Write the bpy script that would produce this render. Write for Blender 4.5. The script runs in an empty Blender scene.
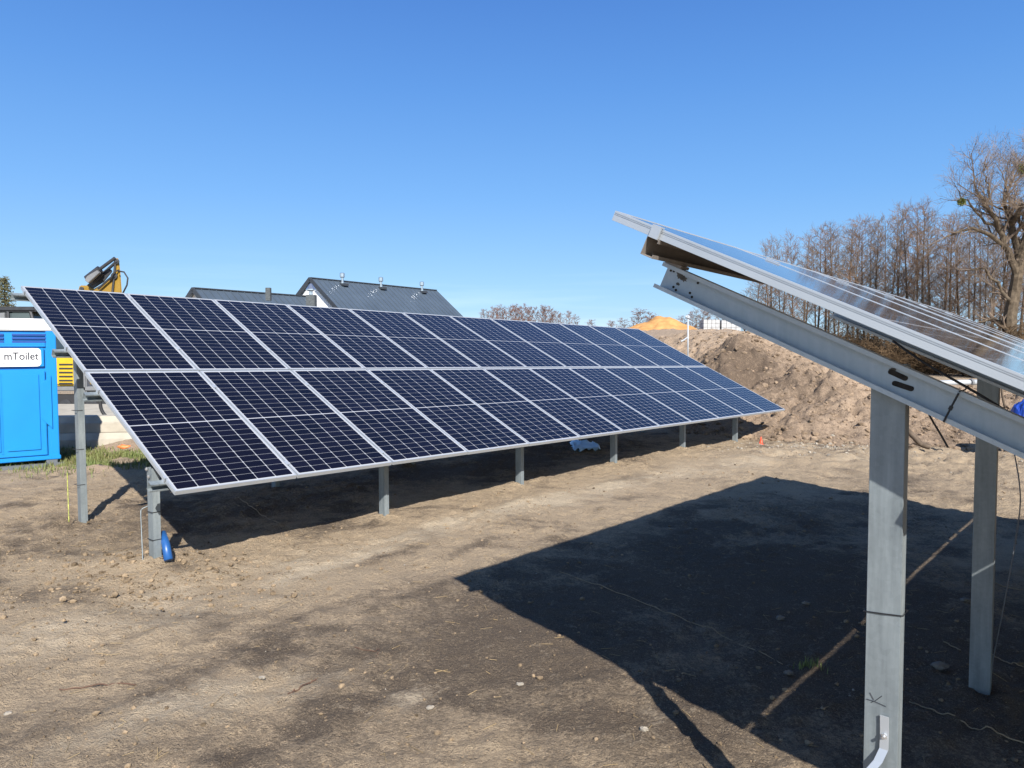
import bpy, bmesh, math, random
import numpy as np
from mathutils import Vector, Matrix
R = math.radians
C = bpy.context.scene.collection
scene = bpy.context.scene
random.seed(7)
rng = np.random.default_rng(11)

# ------------------------------------------------------------------ camera, sky, sun, exposure
EYE = 1.93                      # eye height above the soil at the photographer's feet
F_PX, PITCH, ROLL = 722.8, 0.0491, -0.0035
cam_d = bpy.data.cameras.new('camera')
cam_d.sensor_width = 36.0
cam_d.lens = F_PX / 1024 * 36.0
cam_d.clip_start = 0.05
cam_d.clip_end = 6000
cam = bpy.data.objects.new('camera', cam_d)
C.objects.link(cam)
fw = Vector((0, math.cos(PITCH), -math.sin(PITCH)))
up = Vector((0, math.sin(PITCH), math.cos(PITCH)))
rt = Vector((1, 0, 0))
cr, sr = math.cos(ROLL), math.sin(ROLL)
rt2 = rt * cr + up * sr
up2 = up * cr - rt * sr
cam.matrix_world = Matrix(((rt2.x, up2.x, -fw.x, 0), (rt2.y, up2.y, -fw.y, 0), (rt2.z, up2.z, -fw.z, EYE), (0, 0, 0, 1)))
scene.camera = cam

SUN_AZ, SUN_EL = 164.43, 36.17
sd = Vector((math.cos(R(SUN_EL)) * math.sin(R(SUN_AZ)), math.cos(R(SUN_EL)) * math.cos(R(SUN_AZ)), math.sin(R(SUN_EL))))
sun_d = bpy.data.lights.new('sun', 'SUN')
sun_d.energy = 5.0
sun_d.angle = R(0.5)
sun_d.color = (1.0, 0.955, 0.89)
sun = bpy.data.objects.new('sun', sun_d)
C.objects.link(sun)
sun.location = (0, 0, 40)
sun.rotation_euler = sd.to_track_quat('Z', 'Y').to_euler()

world = bpy.data.worlds.new('World')
scene.world = world
world.use_nodes = True
wn = world.node_tree
wn.nodes.clear()
w_out = wn.nodes.new('ShaderNodeOutputWorld')
w_bg = wn.nodes.new('ShaderNodeBackground')
w_sky = wn.nodes.new('ShaderNodeTexSky')
w_sky.sky_type = 'NISHITA'
w_sky.sun_disc = False
w_sky.sun_elevation = R(SUN_EL)
w_sky.sun_rotation = R(SUN_AZ)
w_sky.altitude = 100
w_sky.air_density = 1.0
w_sky.dust_density = 0.0
w_sky.ozone_density = 2.2
w_bg.inputs['Strength'].default_value = 0.10
wn.links.new(w_bg.outputs[0], w_out.inputs[0])
# a few thin cloud streaks low over the horizon
tc = wn.nodes.new('ShaderNodeTexCoord')
mp = wn.nodes.new('ShaderNodeMapping')
mp.inputs['Scale'].default_value = (2.2, 2.2, 34)
wn.links.new(tc.outputs['Generated'], mp.inputs['Vector'])
cn = wn.nodes.new('ShaderNodeTexNoise')
cn.inputs['Scale'].default_value = 2.0
cn.inputs['Detail'].default_value = 6
wn.links.new(mp.outputs[0], cn.inputs['Vector'])
crm = wn.nodes.new('ShaderNodeValToRGB')
crm.color_ramp.elements[0].position = 0.50
crm.color_ramp.elements[1].position = 0.75
wn.links.new(cn.outputs['Fac'], crm.inputs['Fac'])
sx = wn.nodes.new('ShaderNodeSeparateXYZ')
wn.links.new(tc.outputs['Generated'], sx.inputs[0])
band = wn.nodes.new('ShaderNodeMapRange')
band.inputs['From Min'].default_value = 0.13
band.inputs['From Max'].default_value = 0.03
wn.links.new(sx.outputs['Z'], band.inputs['Value'])
mul = wn.nodes.new('ShaderNodeMath'); mul.operation = 'MULTIPLY'
wn.links.new(crm.outputs['Color'], mul.inputs[0]); wn.links.new(band.outputs[0], mul.inputs[1])
mul2 = wn.nodes.new('ShaderNodeMath'); mul2.operation = 'MULTIPLY'
mul2.inputs[1].default_value = 0.16
wn.links.new(mul.outputs[0], mul2.inputs[0])
wmx = wn.nodes.new('ShaderNodeMix'); wmx.data_type = 'RGBA'
wmx.inputs['B'].default_value = (6.6, 7.4, 8.6, 1)
wn.links.new(mul2.outputs[0], wmx.inputs['Factor'])
hsv = wn.nodes.new('ShaderNodeHueSaturation'); hsv.inputs['Saturation'].default_value = 1.0; hsv.inputs['Hue'].default_value = 0.505
wn.links.new(w_sky.outputs[0], hsv.inputs['Color']); 
# clear spring air: the sky deepens steadily from the horizon to the zenith
grad = wn.nodes.new('ShaderNodeValToRGB')
ge = grad.color_ramp.elements
ge[1].color = (.050, .125, .33, 1)
for pos, rgb in ((0.0, (.270, .560, .90)), (0.07, (.238, .530, .91)), (0.20, (.138, .410, .89)), (0.33, (.082, .305, .80)), (0.46, (.046, .205, .67))):
    e_ = ge[0] if pos == 0 else ge.new(pos)
    e_.color = (*[c for c in rgb], 1)
gsx = wn.nodes.new('ShaderNodeSeparateXYZ'); gtc = wn.nodes.new('ShaderNodeTexCoord')
wn.links.new(gtc.outputs['Generated'], gsx.inputs[0]); wn.links.new(gsx.outputs['Z'], grad.inputs['Fac'])
gsc = wn.nodes.new('ShaderNodeMix'); gsc.data_type = 'RGBA'; gsc.blend_type = 'MULTIPLY'; gsc.inputs['Factor'].default_value = 1.0
gsc.inputs['B'].default_value = (5.4, 5.4, 5.4, 1); wn.links.new(grad.outputs[0], gsc.inputs['A'])
gmx = wn.nodes.new('ShaderNodeMix'); gmx.data_type = 'RGBA'; gmr = wn.nodes.new('ShaderNodeMapRange'); gmr.inputs['From Min'].default_value = -0.45; gmr.inputs['From Max'].default_value = 0.25; gmr.inputs['To Min'].default_value = 0.25; gmr.inputs['To Max'].default_value = 0.80
wn.links.new(gsx.outputs['Y'], gmr.inputs['Value']); wn.links.new(gmr.outputs[0], gmx.inputs['Factor'])
wn.links.new(hsv.outputs[0], gmx.inputs['A']); wn.links.new(gsc.outputs['Result'], gmx.inputs['B'])
wn.links.new(gmx.outputs['Result'], wmx.inputs['A'])
wn.links.new(wmx.outputs['Result'], w_bg.inputs['Color'])

scene.view_settings.view_transform = 'Standard'
scene.view_settings.look = 'None'
scene.view_settings.gamma = 1.0
scene.view_settings.exposure = 0.90
scene.render.resolution_x, scene.render.resolution_y = 1024, 768

# ------------------------------------------------------------------ helpers
def V3(a): return np.array(a, dtype=float)
def ray(px, py):
    X, Y = px - 512, py - 384
    Xr, Yr = X * cr + Y * sr, -X * sr + Y * cr
    c = (Xr / F_PX, 1.0, -Yr / F_PX)
    return V3((c[0], c[1] * math.cos(PITCH) + c[2] * math.sin(PITCH), -c[1] * math.sin(PITCH) + c[2] * math.cos(PITCH)))
def P(px, py, D):
    """point on the sight line of a photo pixel at distance D along +Y, world coordinates"""
    d = ray(px, py)
    return d * (D / d[1]) + V3((0, 0, EYE))

# the two arrays: measured origin (corner) and axes (u along the row, v up the slope, n normal)
F0 = V3((-2.4863, 5.2806, -1.0477 + EYE))
FU = V3((0.6488, 0.7607, -0.0177)); FV = V3((-0.6771, 0.5878, 0.4427)); FN = np.cross(FU, FV)
FW, FL = 1.04, 1.948
NO = V3((0.3524, 2.5864, 0.4933 + EYE))
NU = V3((0.6489, 0.7605, -0.0213)); NV = V3((-0.6841, 0.5955, 0.4212)); NN = np.cross(NU, NV)
NW, NL = 1.04, 1.948
YAW = math.atan2(FU[1], FU[0])
uh = V3((math.cos(YAW), math.sin(YAW), 0)); hh = V3((-math.sin(YAW), math.cos(YAW), 0))

def base_z(x, y):
    """smooth soil height"""
    a = (x - F0[0]) * uh[0] + (y - F0[1]) * uh[1]
    b = (x - F0[0]) * hh[0] + (y - F0[1]) * hh[1]
    z = -1.752 + 0.0245 * (np.clip(b, -8, 2.5) - 0.5) + EYE
    s = np.clip((a - 8.5) / 3.0, 0, 1)
    z = z - 0.10 * s * s * (3 - 2 * s) * np.clip(1 - (a - 12) / 20, 0, 1)
    # mound round the first front post
    z = z + 0.10 * np.exp(-(((x + 2.95) / 0.55) ** 2 + ((y - 5.72) / 0.45) ** 2))
    return z
def G(px, py):
    """soil point seen at a photo pixel"""
    d = ray(px, py); t = 3.0
    for i in range(60):
        p = d * t; z = float(base_z(p[0], p[1])) - EYE
        t += 0.5 * (z / d[2] - t)
    p = d * t
    return V3((p[0], p[1], float(base_z(p[0], p[1]))))

def hash2(i, j, s):
    n = (i * 374761393 + j * 668265263 + s * 974634777) & 0xffffffff
    n = ((n ^ (n >> 13)) * 1274126177) & 0xffffffff
    return ((n ^ (n >> 16)) & 0xffff) / 65535.0
def vnoise(x, y, s=0):
    xi = np.floor(x).astype(np.int64); yi = np.floor(y).astype(np.int64)
    fx, fy = x - xi, y - yi
    fx = fx * fx * fx * (fx * (fx * 6 - 15) + 10); fy = fy * fy * fy * (fy * (fy * 6 - 15) + 10)
    a = hash2(xi, yi, s); b = hash2(xi + 1, yi, s); c = hash2(xi, yi + 1, s); d = hash2(xi + 1, yi + 1, s)
    return (a + (b - a) * fx) * (1 - fy) + (c + (d - c) * fx) * fy
def fbm(x, y, o=4, s=0):
    t = 0; a = 0.5; n = 0
    for k in range(o):
        t = t + a * vnoise(x * 2 ** k + 17.3 * k, y * 2 ** k - 9.1 * k, s + k); n += a; a *= 0.5
    return t / n
def worley(x, y, s=0):
    xi = np.floor(x).astype(np.int64); yi = np.floor(y).astype(np.int64)
    best = np.full(x.shape, 9.0)
    for dx in (-1, 0, 1):
        for dy in (-1, 0, 1):
            cx = xi + dx + hash2(xi + dx, yi + dy, s); cy = yi + dy + hash2(xi + dx, yi + dy, s + 91)
            best = np.minimum(best, (cx - x) ** 2 + (cy - y) ** 2)
    return np.sqrt(best)

class MB:
    def __init__(self): self.v = []; self.f = []
    def add(self, vs, fs):
        b = len(self.v); self.v += [tuple(float(q) for q in p) for p in vs]; self.f += [tuple(b + i for i in f) for f in fs]
    def box(self, c, ax, h):
        """box with centre c, three axis vectors ax, half sizes h"""
        c = V3(c); ax = [V3(a) / np.linalg.norm(a) for a in ax]
        vs = [c + ax[0] * h[0] * i + ax[1] * h[1] * j + ax[2] * h[2] * k for i in (-1, 1) for j in (-1, 1) for k in (-1, 1)]
        self.add(vs, [(0, 1, 3, 2), (4, 6, 7, 5), (0, 4, 5, 1), (2, 3, 7, 6), (0, 2, 6, 4), (1, 5, 7, 3)])
        return self
    def abox(self, lo, hi):
        lo, hi = V3(lo), V3(hi)
        return self.box((lo + hi) / 2, ((1, 0, 0), (0, 1, 0), (0, 0, 1)), (hi - lo) / 2)
    def prism(self, pts, d):
        """polygon (3D points) pushed along d"""
        n = len(pts); d = V3(d)
        vs = [V3(p) for p in pts] + [V3(p) + d for p in pts]
        self.add(vs, [tuple(range(n))[::-1], tuple(range(n, 2 * n))] + [(i, (i + 1) % n, n + (i + 1) % n, n + i) for i in range(n)])
        return self
    def profile(self, prof, o, ax, ay, az, z0, z1):
        """thin section: prof = list of (x, y) closed outline, swept along az"""
        o, ax, ay, az = V3(o), V3(ax), V3(ay), V3(az)
        return self.prism([o + ax * a + ay * b + az * z0 for a, b in prof], az * (z1 - z0))
    def tube(self, pts, rad, n=6, cap=True):
        pts = [V3(p) for p in pts]
        if np.isscalar(rad): rad = [rad] * len(pts)
        b = len(self.v); prev = None
        for i, p in enumerate(pts):
            t = pts[min(i + 1, len(pts) - 1)] - pts[max(i - 1, 0)]
            t = t / (np.linalg.norm(t) + 1e-9)
            if prev is None:
                a = np.cross(t, (0, 0, 1) if abs(t[2]) < 0.9 else (1, 0, 0))
            else: a = prev - t * (prev @ t)
            a = a / (np.linalg.norm(a) + 1e-9); prev = a; c = np.cross(t, a)
            for k in range(n):
                w = 2 * math.pi * k / n
                q = p + (a * math.cos(w) + c * math.sin(w)) * rad[i]
                self.v.append((float(q[0]), float(q[1]), float(q[2])))
        for i in range(len(pts) - 1):
            for k in range(n):
                k2 = (k + 1) % n
                self.f.append((b + i * n + k, b + i * n + k2, b + (i + 1) * n + k2, b + (i + 1) * n + k))
        if cap and n > 2:
            self.f.append(tuple(b + k for k in range(n))[::-1]); e = b + (len(pts) - 1) * n
            self.f.append(tuple(e + k for k in range(n)))
        return self
    def lathe(self, c, prof, n=20, ax=(0, 0, 1)):
        c = V3(c)
        az = V3(ax) / np.linalg.norm(ax); a = np.cross(az, (0, 1, 0) if abs(az[1]) < .9 else (1, 0, 0)); a /= np.linalg.norm(a); bb = np.cross(az, a)
        return self.tube2([(c + az * z, r) for r, z in prof], a, bb, n)
    def tube2(self, rings, a, bb, n):
        b = len(self.v)
        for p, r in rings:
            for k in range(n):
                w = 2 * math.pi * k / n; q = p + (a * math.cos(w) + bb * math.sin(w)) * r
                self.v.append(tuple(float(z) for z in q))
        for i in range(len(rings) - 1):
            for k in range(n):
                k2 = (k + 1) % n
                self.f.append((b + i * n + k, b + i * n + k2, b + (i + 1) * n + k2, b + (i + 1) * n + k))
        self.f.append(tuple(b + k for k in range(n))[::-1]); e = b + (len(rings) - 1) * n
        self.f.append(tuple(e + k for k in range(n)))
        return self
    def blob(self, c, r, seed=0, rough=0.25, sub=1):
        bm = bmesh.new(); bmesh.ops.create_icosphere(bm, subdivisions=sub, radius=1.0)
        rr = random.Random(seed); c = V3(c); r = V3(r) if not np.isscalar(r) else V3((r, r, r))
        b = len(self.v)
        for v in bm.verts:
            k = 1 + rough * (rr.random() * 2 - 1)
            self.v.append(tuple(float(q) for q in (c + V3(v.co) * r * k)))
        for f in bm.faces: self.f.append(tuple(b + v.index for v in f.verts))
        bm.free(); return self
    def build(self, name, mat, parent=None, smooth=False, bevel=0.0, offset=None):
        me = bpy.data.meshes.new(name)
        vs = np.array(self.v, dtype=float)
        if offset is None and parent is not None: offset = origin_of(parent)
        if offset is not None: vs = vs - V3(offset)
        me.from_pydata(vs.tolist(), [], self.f); me.update()
        if bevel > 0 or True:
            bm = bmesh.new(); bm.from_mesh(me); bmesh.ops.recalc_face_normals(bm, faces=bm.faces)
            if bevel > 0:
                ed = [e for e in bm.edges if len(e.link_faces) == 2 and e.calc_face_angle(0) > 0.5]
                bmesh.ops.bevel(bm, geom=ed, offset=bevel, segments=2, affect='EDGES', clamp_overlap=True)
            bm.to_mesh(me); bm.free()
        if smooth: me.polygons.foreach_set('use_smooth', [True] * len(me.polygons))
        o = bpy.data.objects.new(name, me); C.objects.link(o)
        if mat: me.materials.append(mat)
        if parent: o.parent = parent
        return o
def origin_of(o):
    t = V3((0, 0, 0))
    while o is not None:
        t = t + V3(o.location); o = o.parent
    return t
def tag(o, label=None, cat=None, group=None, kind=None):
    if label: o['label'] = label
    if cat: o['category'] = cat
    if group: o['group'] = group
    if kind: o['kind'] = kind
    return o
def thing(name, loc, label, cat, group=None):
    o = bpy.data.objects.new(name, None); C.objects.link(o); o.location = [float(q) for q in loc]
    o.empty_display_size = 0.2
    return tag(o, label, cat, group)
def grid_mesh(name, X, Y, Z, mat, attr=None):
    ny, nx = X.shape
    me = bpy.data.meshes.new(name)
    co = np.stack([X, Y, Z], -1).reshape(-1, 3).astype(np.float32)
    i = np.arange(ny * nx).reshape(ny, nx)
    q = np.stack([i[:-1, :-1], i[:-1, 1:], i[1:, 1:], i[1:, :-1]], -1).reshape(-1, 4).astype(np.int32)
    me.vertices.add(len(co)); me.vertices.foreach_set('co', co.ravel())
    me.loops.add(q.size); me.loops.foreach_set('vertex_index', q.ravel())
    me.polygons.add(len(q)); me.polygons.foreach_set('loop_start', np.arange(0, q.size, 4, dtype=np.int32))
    me.polygons.foreach_set('use_smooth', np.ones(len(q), dtype=bool))
    me.update(calc_edges=True)
    for k, a in (attr or {}).items():
        at = me.attributes.new(k, 'FLOAT', 'POINT'); at.data.foreach_set('value', a.reshape(-1).astype(np.float32))
    me.materials.append(mat)
    o = bpy.data.objects.new(name, me); C.objects.link(o)
    return o

# ------------------------------------------------------------------ materials
class NT:
    def __init__(self, name):
        self.m = bpy.data.materials.new(name); self.m.use_nodes = True
        self.t = self.m.node_tree; self.b = self.t.nodes['Principled BSDF']
    def n(self, kind, **kw):
        x = self.t.nodes.new(kind)
        for k, v in kw.items():
            if k in x.inputs: x.inputs[k].default_value = v
            else: setattr(x, k, v)
        return x
    def l(self, a, b): self.t.links.new(a, b)
    def set(self, **kw):
        for k, v in kw.items(): self.b.inputs[k.replace('_', ' ')].default_value = v
    def math(self, op, a, b=None, clamp=False):
        x = self.t.nodes.new('ShaderNodeMath'); x.operation = op; x.use_clamp = clamp
        for i, q in enumerate((a, b)):
            if q is None: continue
            if hasattr(q, 'links'): self.l(q, x.inputs[i])
            else: x.inputs[i].default_value = q
        return x.outputs[0]
    def mix(self, f, a, b):
        x = self.t.nodes.new('ShaderNodeMix'); x.data_type = 'RGBA'
        for k, q in (('Factor', f), ('A', a), ('B', b)):
            if hasattr(q, 'links'): self.l(q, x.inputs[k])
            elif k == 'Factor': x.inputs[k].default_value = q
            else: x.inputs[k].default_value = (*q, 1)
        return x.outputs['Result']
    def noise(self, vec, scale, detail=4, rough=0.55):
        x = self.n('ShaderNodeTexNoise'); x.inputs['Scale'].default_value = scale; x.inputs['Detail'].default_value = detail
        x.inputs['Roughness'].default_value = rough
        if vec is not None: self.l(vec, x.inputs['Vector'])
        return x.outputs['Fac']
    def ramp(self, f, p0, p1):
        x = self.n('ShaderNodeMapRange'); x.inputs['From Min'].default_value = p0; x.inputs['From Max'].default_value = p1
        self.l(f, x.inputs['Value']); return x.outputs[0]
    def coords(self, scale=None):
        t = self.n('ShaderNodeTexCoord')
        if scale is None: return t.outputs['Object']
        m = self.n('ShaderNodeMapping'); m.inputs['Scale'].default_value = scale; self.l(t.outputs['Object'], m.inputs['Vector']); return m.outputs[0]
    def bump(self, h, strength=0.4, dist=0.02):
        x = self.n('ShaderNodeBump'); x.inputs['Strength'].default_value = strength; x.inputs['Distance'].default_value = dist
        self.l(h, x.inputs['Height']); self.l(x.outputs[0], self.b.inputs['Normal'])
def simple(name, col, rough=0.6, metal=0.0, var=0.15, scale=6.0, bump=0.0, spec=0.5, stretch=None, col2=None):
    t = NT(name); v = t.coords(stretch)
    f = t.ramp(t.noise(v, scale, 5), 0.3, 0.7)
    c2 = col2 or tuple(c * (1 - var) for c in col); c1 = tuple(min(1, c * (1 + var * 0.5)) for c in col)
    t.l(t.mix(f, c1, c2), t.b.inputs['Base Color'])
    t.set(Roughness=rough, Metallic=metal); t.b.inputs['Specular IOR Level'].default_value = spec
    if bump: t.bump(t.noise(v, scale * 4, 4), bump, 0.01)
    return t.m

def soil_material(name, light, dark, pale):
    t = NT(name); v = t.coords()
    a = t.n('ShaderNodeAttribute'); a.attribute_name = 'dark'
    b = t.n('ShaderNodeAttribute'); b.attribute_name = 'pale'
    st = lambda q: t.ramp(q, 0.30, 0.70)          # stretch the noise to its full range
    n1 = st(t.noise(v, 1.3, 8, 0.62)); n2 = st(t.noise(v, 8, 7, 0.7)); n3 = st(t.noise(v, 42, 5, 0.7)); n4 = st(t.noise(v, 140, 3, 0.65))
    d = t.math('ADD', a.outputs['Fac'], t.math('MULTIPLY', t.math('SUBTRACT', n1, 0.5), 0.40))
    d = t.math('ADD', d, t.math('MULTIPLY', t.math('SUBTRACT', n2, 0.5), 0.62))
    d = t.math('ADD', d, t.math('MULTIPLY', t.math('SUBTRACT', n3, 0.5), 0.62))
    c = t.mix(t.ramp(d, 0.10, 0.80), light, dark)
    pf = t.math('ADD', b.outputs['Fac'], t.math('MULTIPLY', t.math('SUBTRACT', n2, 0.5), 0.7))
    pf = t.math('ADD', pf, t.math('MULTIPLY', t.math('SUBTRACT', n3, 0.5), 0.5))
    c = t.mix(t.math('MULTIPLY', t.ramp(pf, 0.15, 0.85), 0.9), c, pale)
    # crumbs: small bright grains and dark specks
    c = t.mix(t.math('MULTIPLY', t.ramp(n4, 0.66, 0.92), 0.45), c, tuple(min(1, q * 1.35) for q in light))
    c = t.mix(t.math('MULTIPLY', t.ramp(n4, 0.36, 0.12), 0.55), c, tuple(q * 0.55 for q in dark))
    t.l(c, t.b.inputs['Base Color']); t.set(Roughness=0.95); t.b.inputs['Specular IOR Level'].default_value = 0.15
    h = t.math('ADD', t.math('MULTIPLY', n2, 0.30), t.math('ADD', t.math('MULTIPLY', n3, 0.75), t.math('MULTIPLY', n4, 0.40)))
    n5 = st(t.noise(v, 24, 5, 0.7))
    h = t.math('ADD', h, t.math('MULTIPLY', n5, 0.45))
    t.bump(h, 0.9, 0.020)
    return t.m
M = {}
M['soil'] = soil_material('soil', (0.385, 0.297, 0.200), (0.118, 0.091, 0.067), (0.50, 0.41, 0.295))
M['berm'] = soil_material('embankment_soil', (0.385, 0.285, 0.200), (0.115, 0.084, 0.061), (0.46, 0.36, 0.262))
M['clod'] = simple('clod', (0.235, 0.172, 0.118), 0.95, var=0.6, scale=5, bump=0.6, spec=0.15)
M['crumb'] = simple('crumb', (0.24, 0.178, 0.115), 0.95, var=0.75, scale=9, bump=0.4, spec=0.1)
M['stone'] = simple('stone', (0.17, 0.15, 0.125), 0.85, var=0.35, scale=20, bump=0.5, spec=0.3)
M['pale_stone'] = simple('pale_stone', (0.30, 0.265, 0.215), 0.85, var=0.35, scale=8, bump=0.4, spec=0.3)
M['sand'] = simple('orange_sand', (0.46, 0.245, 0.095), 0.95, var=0.25, scale=3, bump=0.6, spec=0.1)
M['grass'] = simple('grass', (0.085, 0.12, 0.03), 0.7, var=0.5, scale=3, col2=(0.16, 0.15, 0.05))
M['straw'] = simple('straw', (0.36, 0.26, 0.13), 0.8, var=0.4, scale=4)
M['root'] = simple('root', (0.10, 0.055, 0.035), 0.9, var=0.4, scale=9)
M['aluminium'] = simple('anodised_aluminium', (0.46, 0.49, 0.52), 0.40, 0.5, var=0.06, scale=3, stretch=(1, 1, 1))
def galv(name, c1, c2, rough):
    t = NT(name); v = t.coords()
    vo = t.n('ShaderNodeTexVoronoi'); vo.inputs['Scale'].default_value = 70; t.l(v, vo.inputs['Vector'])
    nz = t.noise(t.coords((14, 14, 1.2)), 2.2, 6, 0.65); n2 = t.noise(v, 5, 5)
    sep = t.n('ShaderNodeSeparateColor'); t.l(vo.outputs['Color'], sep.inputs[0])
    f = t.math('ADD', t.math('MULTIPLY', sep.outputs[0], 0.07), t.math('ADD', t.math('MULTIPLY', nz, 0.75), t.math('MULTIPLY', n2, 0.35)))
    c = t.mix(t.ramp(f, 0.35, 0.95), c1, c2)
    t.l(c, t.b.inputs['Base Color']); t.set(Metallic=0.35)
    t.l(t.math('ADD', rough - 0.1, t.math('MULTIPLY', nz, 0.2)), t.b.inputs['Roughness'])
    t.bump(n2, 0.08, 0.004)
    return t.m
M['galv'] = galv('galvanised_steel', (0.145, 0.17, 0.182), (0.32, 0.36, 0.372), 0.5)
M['galv_dull'] = galv('dull_galvanised_steel', (0.36, 0.41, 0.44), (0.52, 0.57, 0.60), 0.5)
M['galv_brown'] = galv('shaded_galvanised_steel', (0.19, 0.165, 0.145), (0.30, 0.27, 0.24), 0.6)  # brown look of the shaded purlin inside put into the steel colour
M['bolt'] = simple('bolt_steel', (0.6, 0.6, 0.6), 0.35, 0.8, var=0.1)
M['black'] = simple('black_plastic', (0.012, 0.012, 0.013), 0.5, var=0.3)
M['hole'] = simple('dark_hole', (0.035, 0.028, 0.022), 0.9, var=0.5, scale=40)  # near-black brown for the discs that stand in for holes
M['stain'] = simple('grime', (0.13, 0.12, 0.105), 0.8, var=0.5, scale=30)

def cells(name, w, l):
    t = NT(name)
    s = t.n('ShaderNodeSeparateXYZ'); t.l(t.coords(), s.inputs[0])
    x, y = s.outputs[0], s.outputs[1]
    mx, my = 0.022, 0.026; gap = 0.011
    cw = (w - 2 * mx) / 6; ch = (l - 2 * my - gap) / 22
    xm = t.math('SUBTRACT', x, mx)
    fx = t.math('MULTIPLY', t.math('ABSOLUTE', t.math('SUBTRACT', t.math('FRACT', t.math('DIVIDE', xm, cw)), 0.5)), cw)   # 0 centre .. cw/2 edge
    half = t.math('GREATER_THAN', y, l / 2)
    ys = t.math('SUBTRACT', t.math('SUBTRACT', y, my), t.math('MULTIPLY', half, gap))
    fy = t.math('MULTIPLY', t.math('ABSOLUTE', t.math('SUBTRACT', t.math('FRACT', t.math('DIVIDE', ys, ch)), 0.5)), ch)
    lx = t.math('GREATER_THAN', fx, cw / 2 - 0.0025)
    ly = t.math('GREATER_THAN', fy, ch / 2 - 0.0015)
    # cropped cell corners: little white diamonds
    dm = t.math('GREATER_THAN', t.math('ADD', fx, fy), cw / 2 + ch / 2 - 0.010)
    mid = t.math('LESS_THAN', t.math('ABSOLUTE', t.math('SUBTRACT', y, l / 2)), gap / 2 - 0.001)
    ex = t.math('GREATER_THAN', t.math('ABSOLUTE', t.math('SUBTRACT', x, w / 2)), w / 2 - mx)
    ey = t.math('GREATER_THAN', t.math('ABSOLUTE', t.math('SUBTRACT', y, l / 2)), l / 2 - my)
    line = t.math('MAXIMUM', t.math('MAXIMUM', t.math('MAXIMUM', lx, dm), mid), t.math('MAXIMUM', ex, ey))
    # busbars: nine hair lines per cell
    bb = t.math('ABSOLUTE', t.math('SUBTRACT', t.math('FRACT', t.math('MULTIPLY', t.math('DIVIDE', xm, cw), 9)), 0.5))
    bb = t.math('MULTIPLY', t.math('LESS_THAN', bb, 0.03), 0.12)
    # each cell a slightly different blue-black
    cid = t.n('ShaderNodeCombineXYZ'); t.l(t.math('FLOOR', t.math('DIVIDE', xm, cw)), cid.inputs[0]); t.l(t.math('FLOOR', t.math('DIVIDE', ys, ch)), cid.inputs[1])
    oi = t.n('ShaderNodeObjectInfo'); t.l(oi.outputs['Random'], cid.inputs[2])
    wn_ = t.n('ShaderNodeTexWhiteNoise'); t.l(cid.outputs[0], wn_.inputs['Vector'])
    cell = t.mix(wn_.outputs['Value'], (0.0026, 0.0022, 0.0058), (0.0044, 0.0038, 0.0098))
    cell = t.mix(bb, cell, (0.10, 0.10, 0.12))
    c = t.mix(t.math('MULTIPLY', ly, 0.62), cell, (0.36, 0.37, 0.39))
    c = t.mix(line, c, (0.34, 0.35, 0.37))
    t.l(c, t.b.inputs['Base Color'])
    dust = t.noise(t.coords(), 3.0, 5)
    t.l(t.math('ADD', 0.03, t.math('MULTIPLY', dust, 0.06)), t.b.inputs['Roughness'])
    t.b.inputs['IOR'].default_value = 1.27
    return t.m
M['cells_far'] = cells('solar_cells', 1.026, FL - 0.024)
M['backsheet'] = simple('white_backsheet', (0.68, 0.68, 0.68), 0.6)

M['toilet_blue'] = simple('toilet_blue', (0.003, 0.195, 0.54), 0.38, var=0.08, scale=2)
M['toilet_slot'] = simple('toilet_slot', (0.003, 0.05, 0.24), 0.5)
M['toilet_roof'] = simple('toilet_roof', (0.86, 0.86, 0.84), 0.5, var=0.06)
M['white'] = simple('white_label', (0.82, 0.82, 0.82), 0.4, var=0.03)
M['ink'] = simple('ink', (0.03, 0.032, 0.04), 0.5)
M['ink_blue'] = simple('ink_blue', (0.10, 0.34, 0.62), 0.5)
M['skid'] = simple('grey_skid', (0.10, 0.11, 0.12), 0.7)
M['yellow'] = simple('excavator_yellow', (0.25, 0.15, 0.02), 0.4, var=0.15, scale=3)
M['yellow_hi'] = simple('bright_yellow', (0.50, 0.33, 0.015), 0.4, var=0.1)
M['dark_steel'] = simple('dark_steel', (0.045, 0.047, 0.052), 0.5, 0.3, var=0.3)
M['grey_paint'] = simple('grey_paint', (0.16, 0.165, 0.17), 0.5)
M['rubber'] = simple('rubber', (0.02, 0.02, 0.022), 0.7)
M['glass'] = simple('cab_glass', (0.06, 0.08, 0.085), 0.08, 0.0, var=0.2, scale=1)
M['chrome'] = simple('chrome_rod', (0.6, 0.62, 0.65), 0.2, 0.9)
M['concrete'] = simple('concrete', (0.36, 0.325, 0.26), 0.85, var=0.2, scale=4, bump=0.3)
M['blocks'] = simple('paving_blocks', (0.38, 0.385, 0.39), 0.8, var=0.25, scale=5)
M['render_white'] = simple('white_render', (0.80, 0.80, 0.80), 0.8, var=0.04)
M['roof'] = simple('roof_sheet', (0.082, 0.108, 0.138), 0.45, 0.25, var=0.15, scale=0.8)
M['roof_edge'] = simple('roof_edge', (0.035, 0.040, 0.048), 0.5)
M['brickdark'] = simple('dark_chimney', (0.07, 0.08, 0.085), 0.8, var=0.4, scale=8)
M['pvc'] = simple('white_pvc', (0.36, 0.38, 0.40), 0.4, var=0.05)
M['blue_pipe'] = simple('blue_pipe', (0.015, 0.085, 0.27), 0.4)
M['tarp'] = simple('blue_tarp', (0.015, 0.05, 0.30), 0.4, var=0.3, scale=3)
M['film'] = simple('pale_blue_film', (0.46, 0.70, 0.95), 0.4, var=0.15, scale=4)
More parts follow.
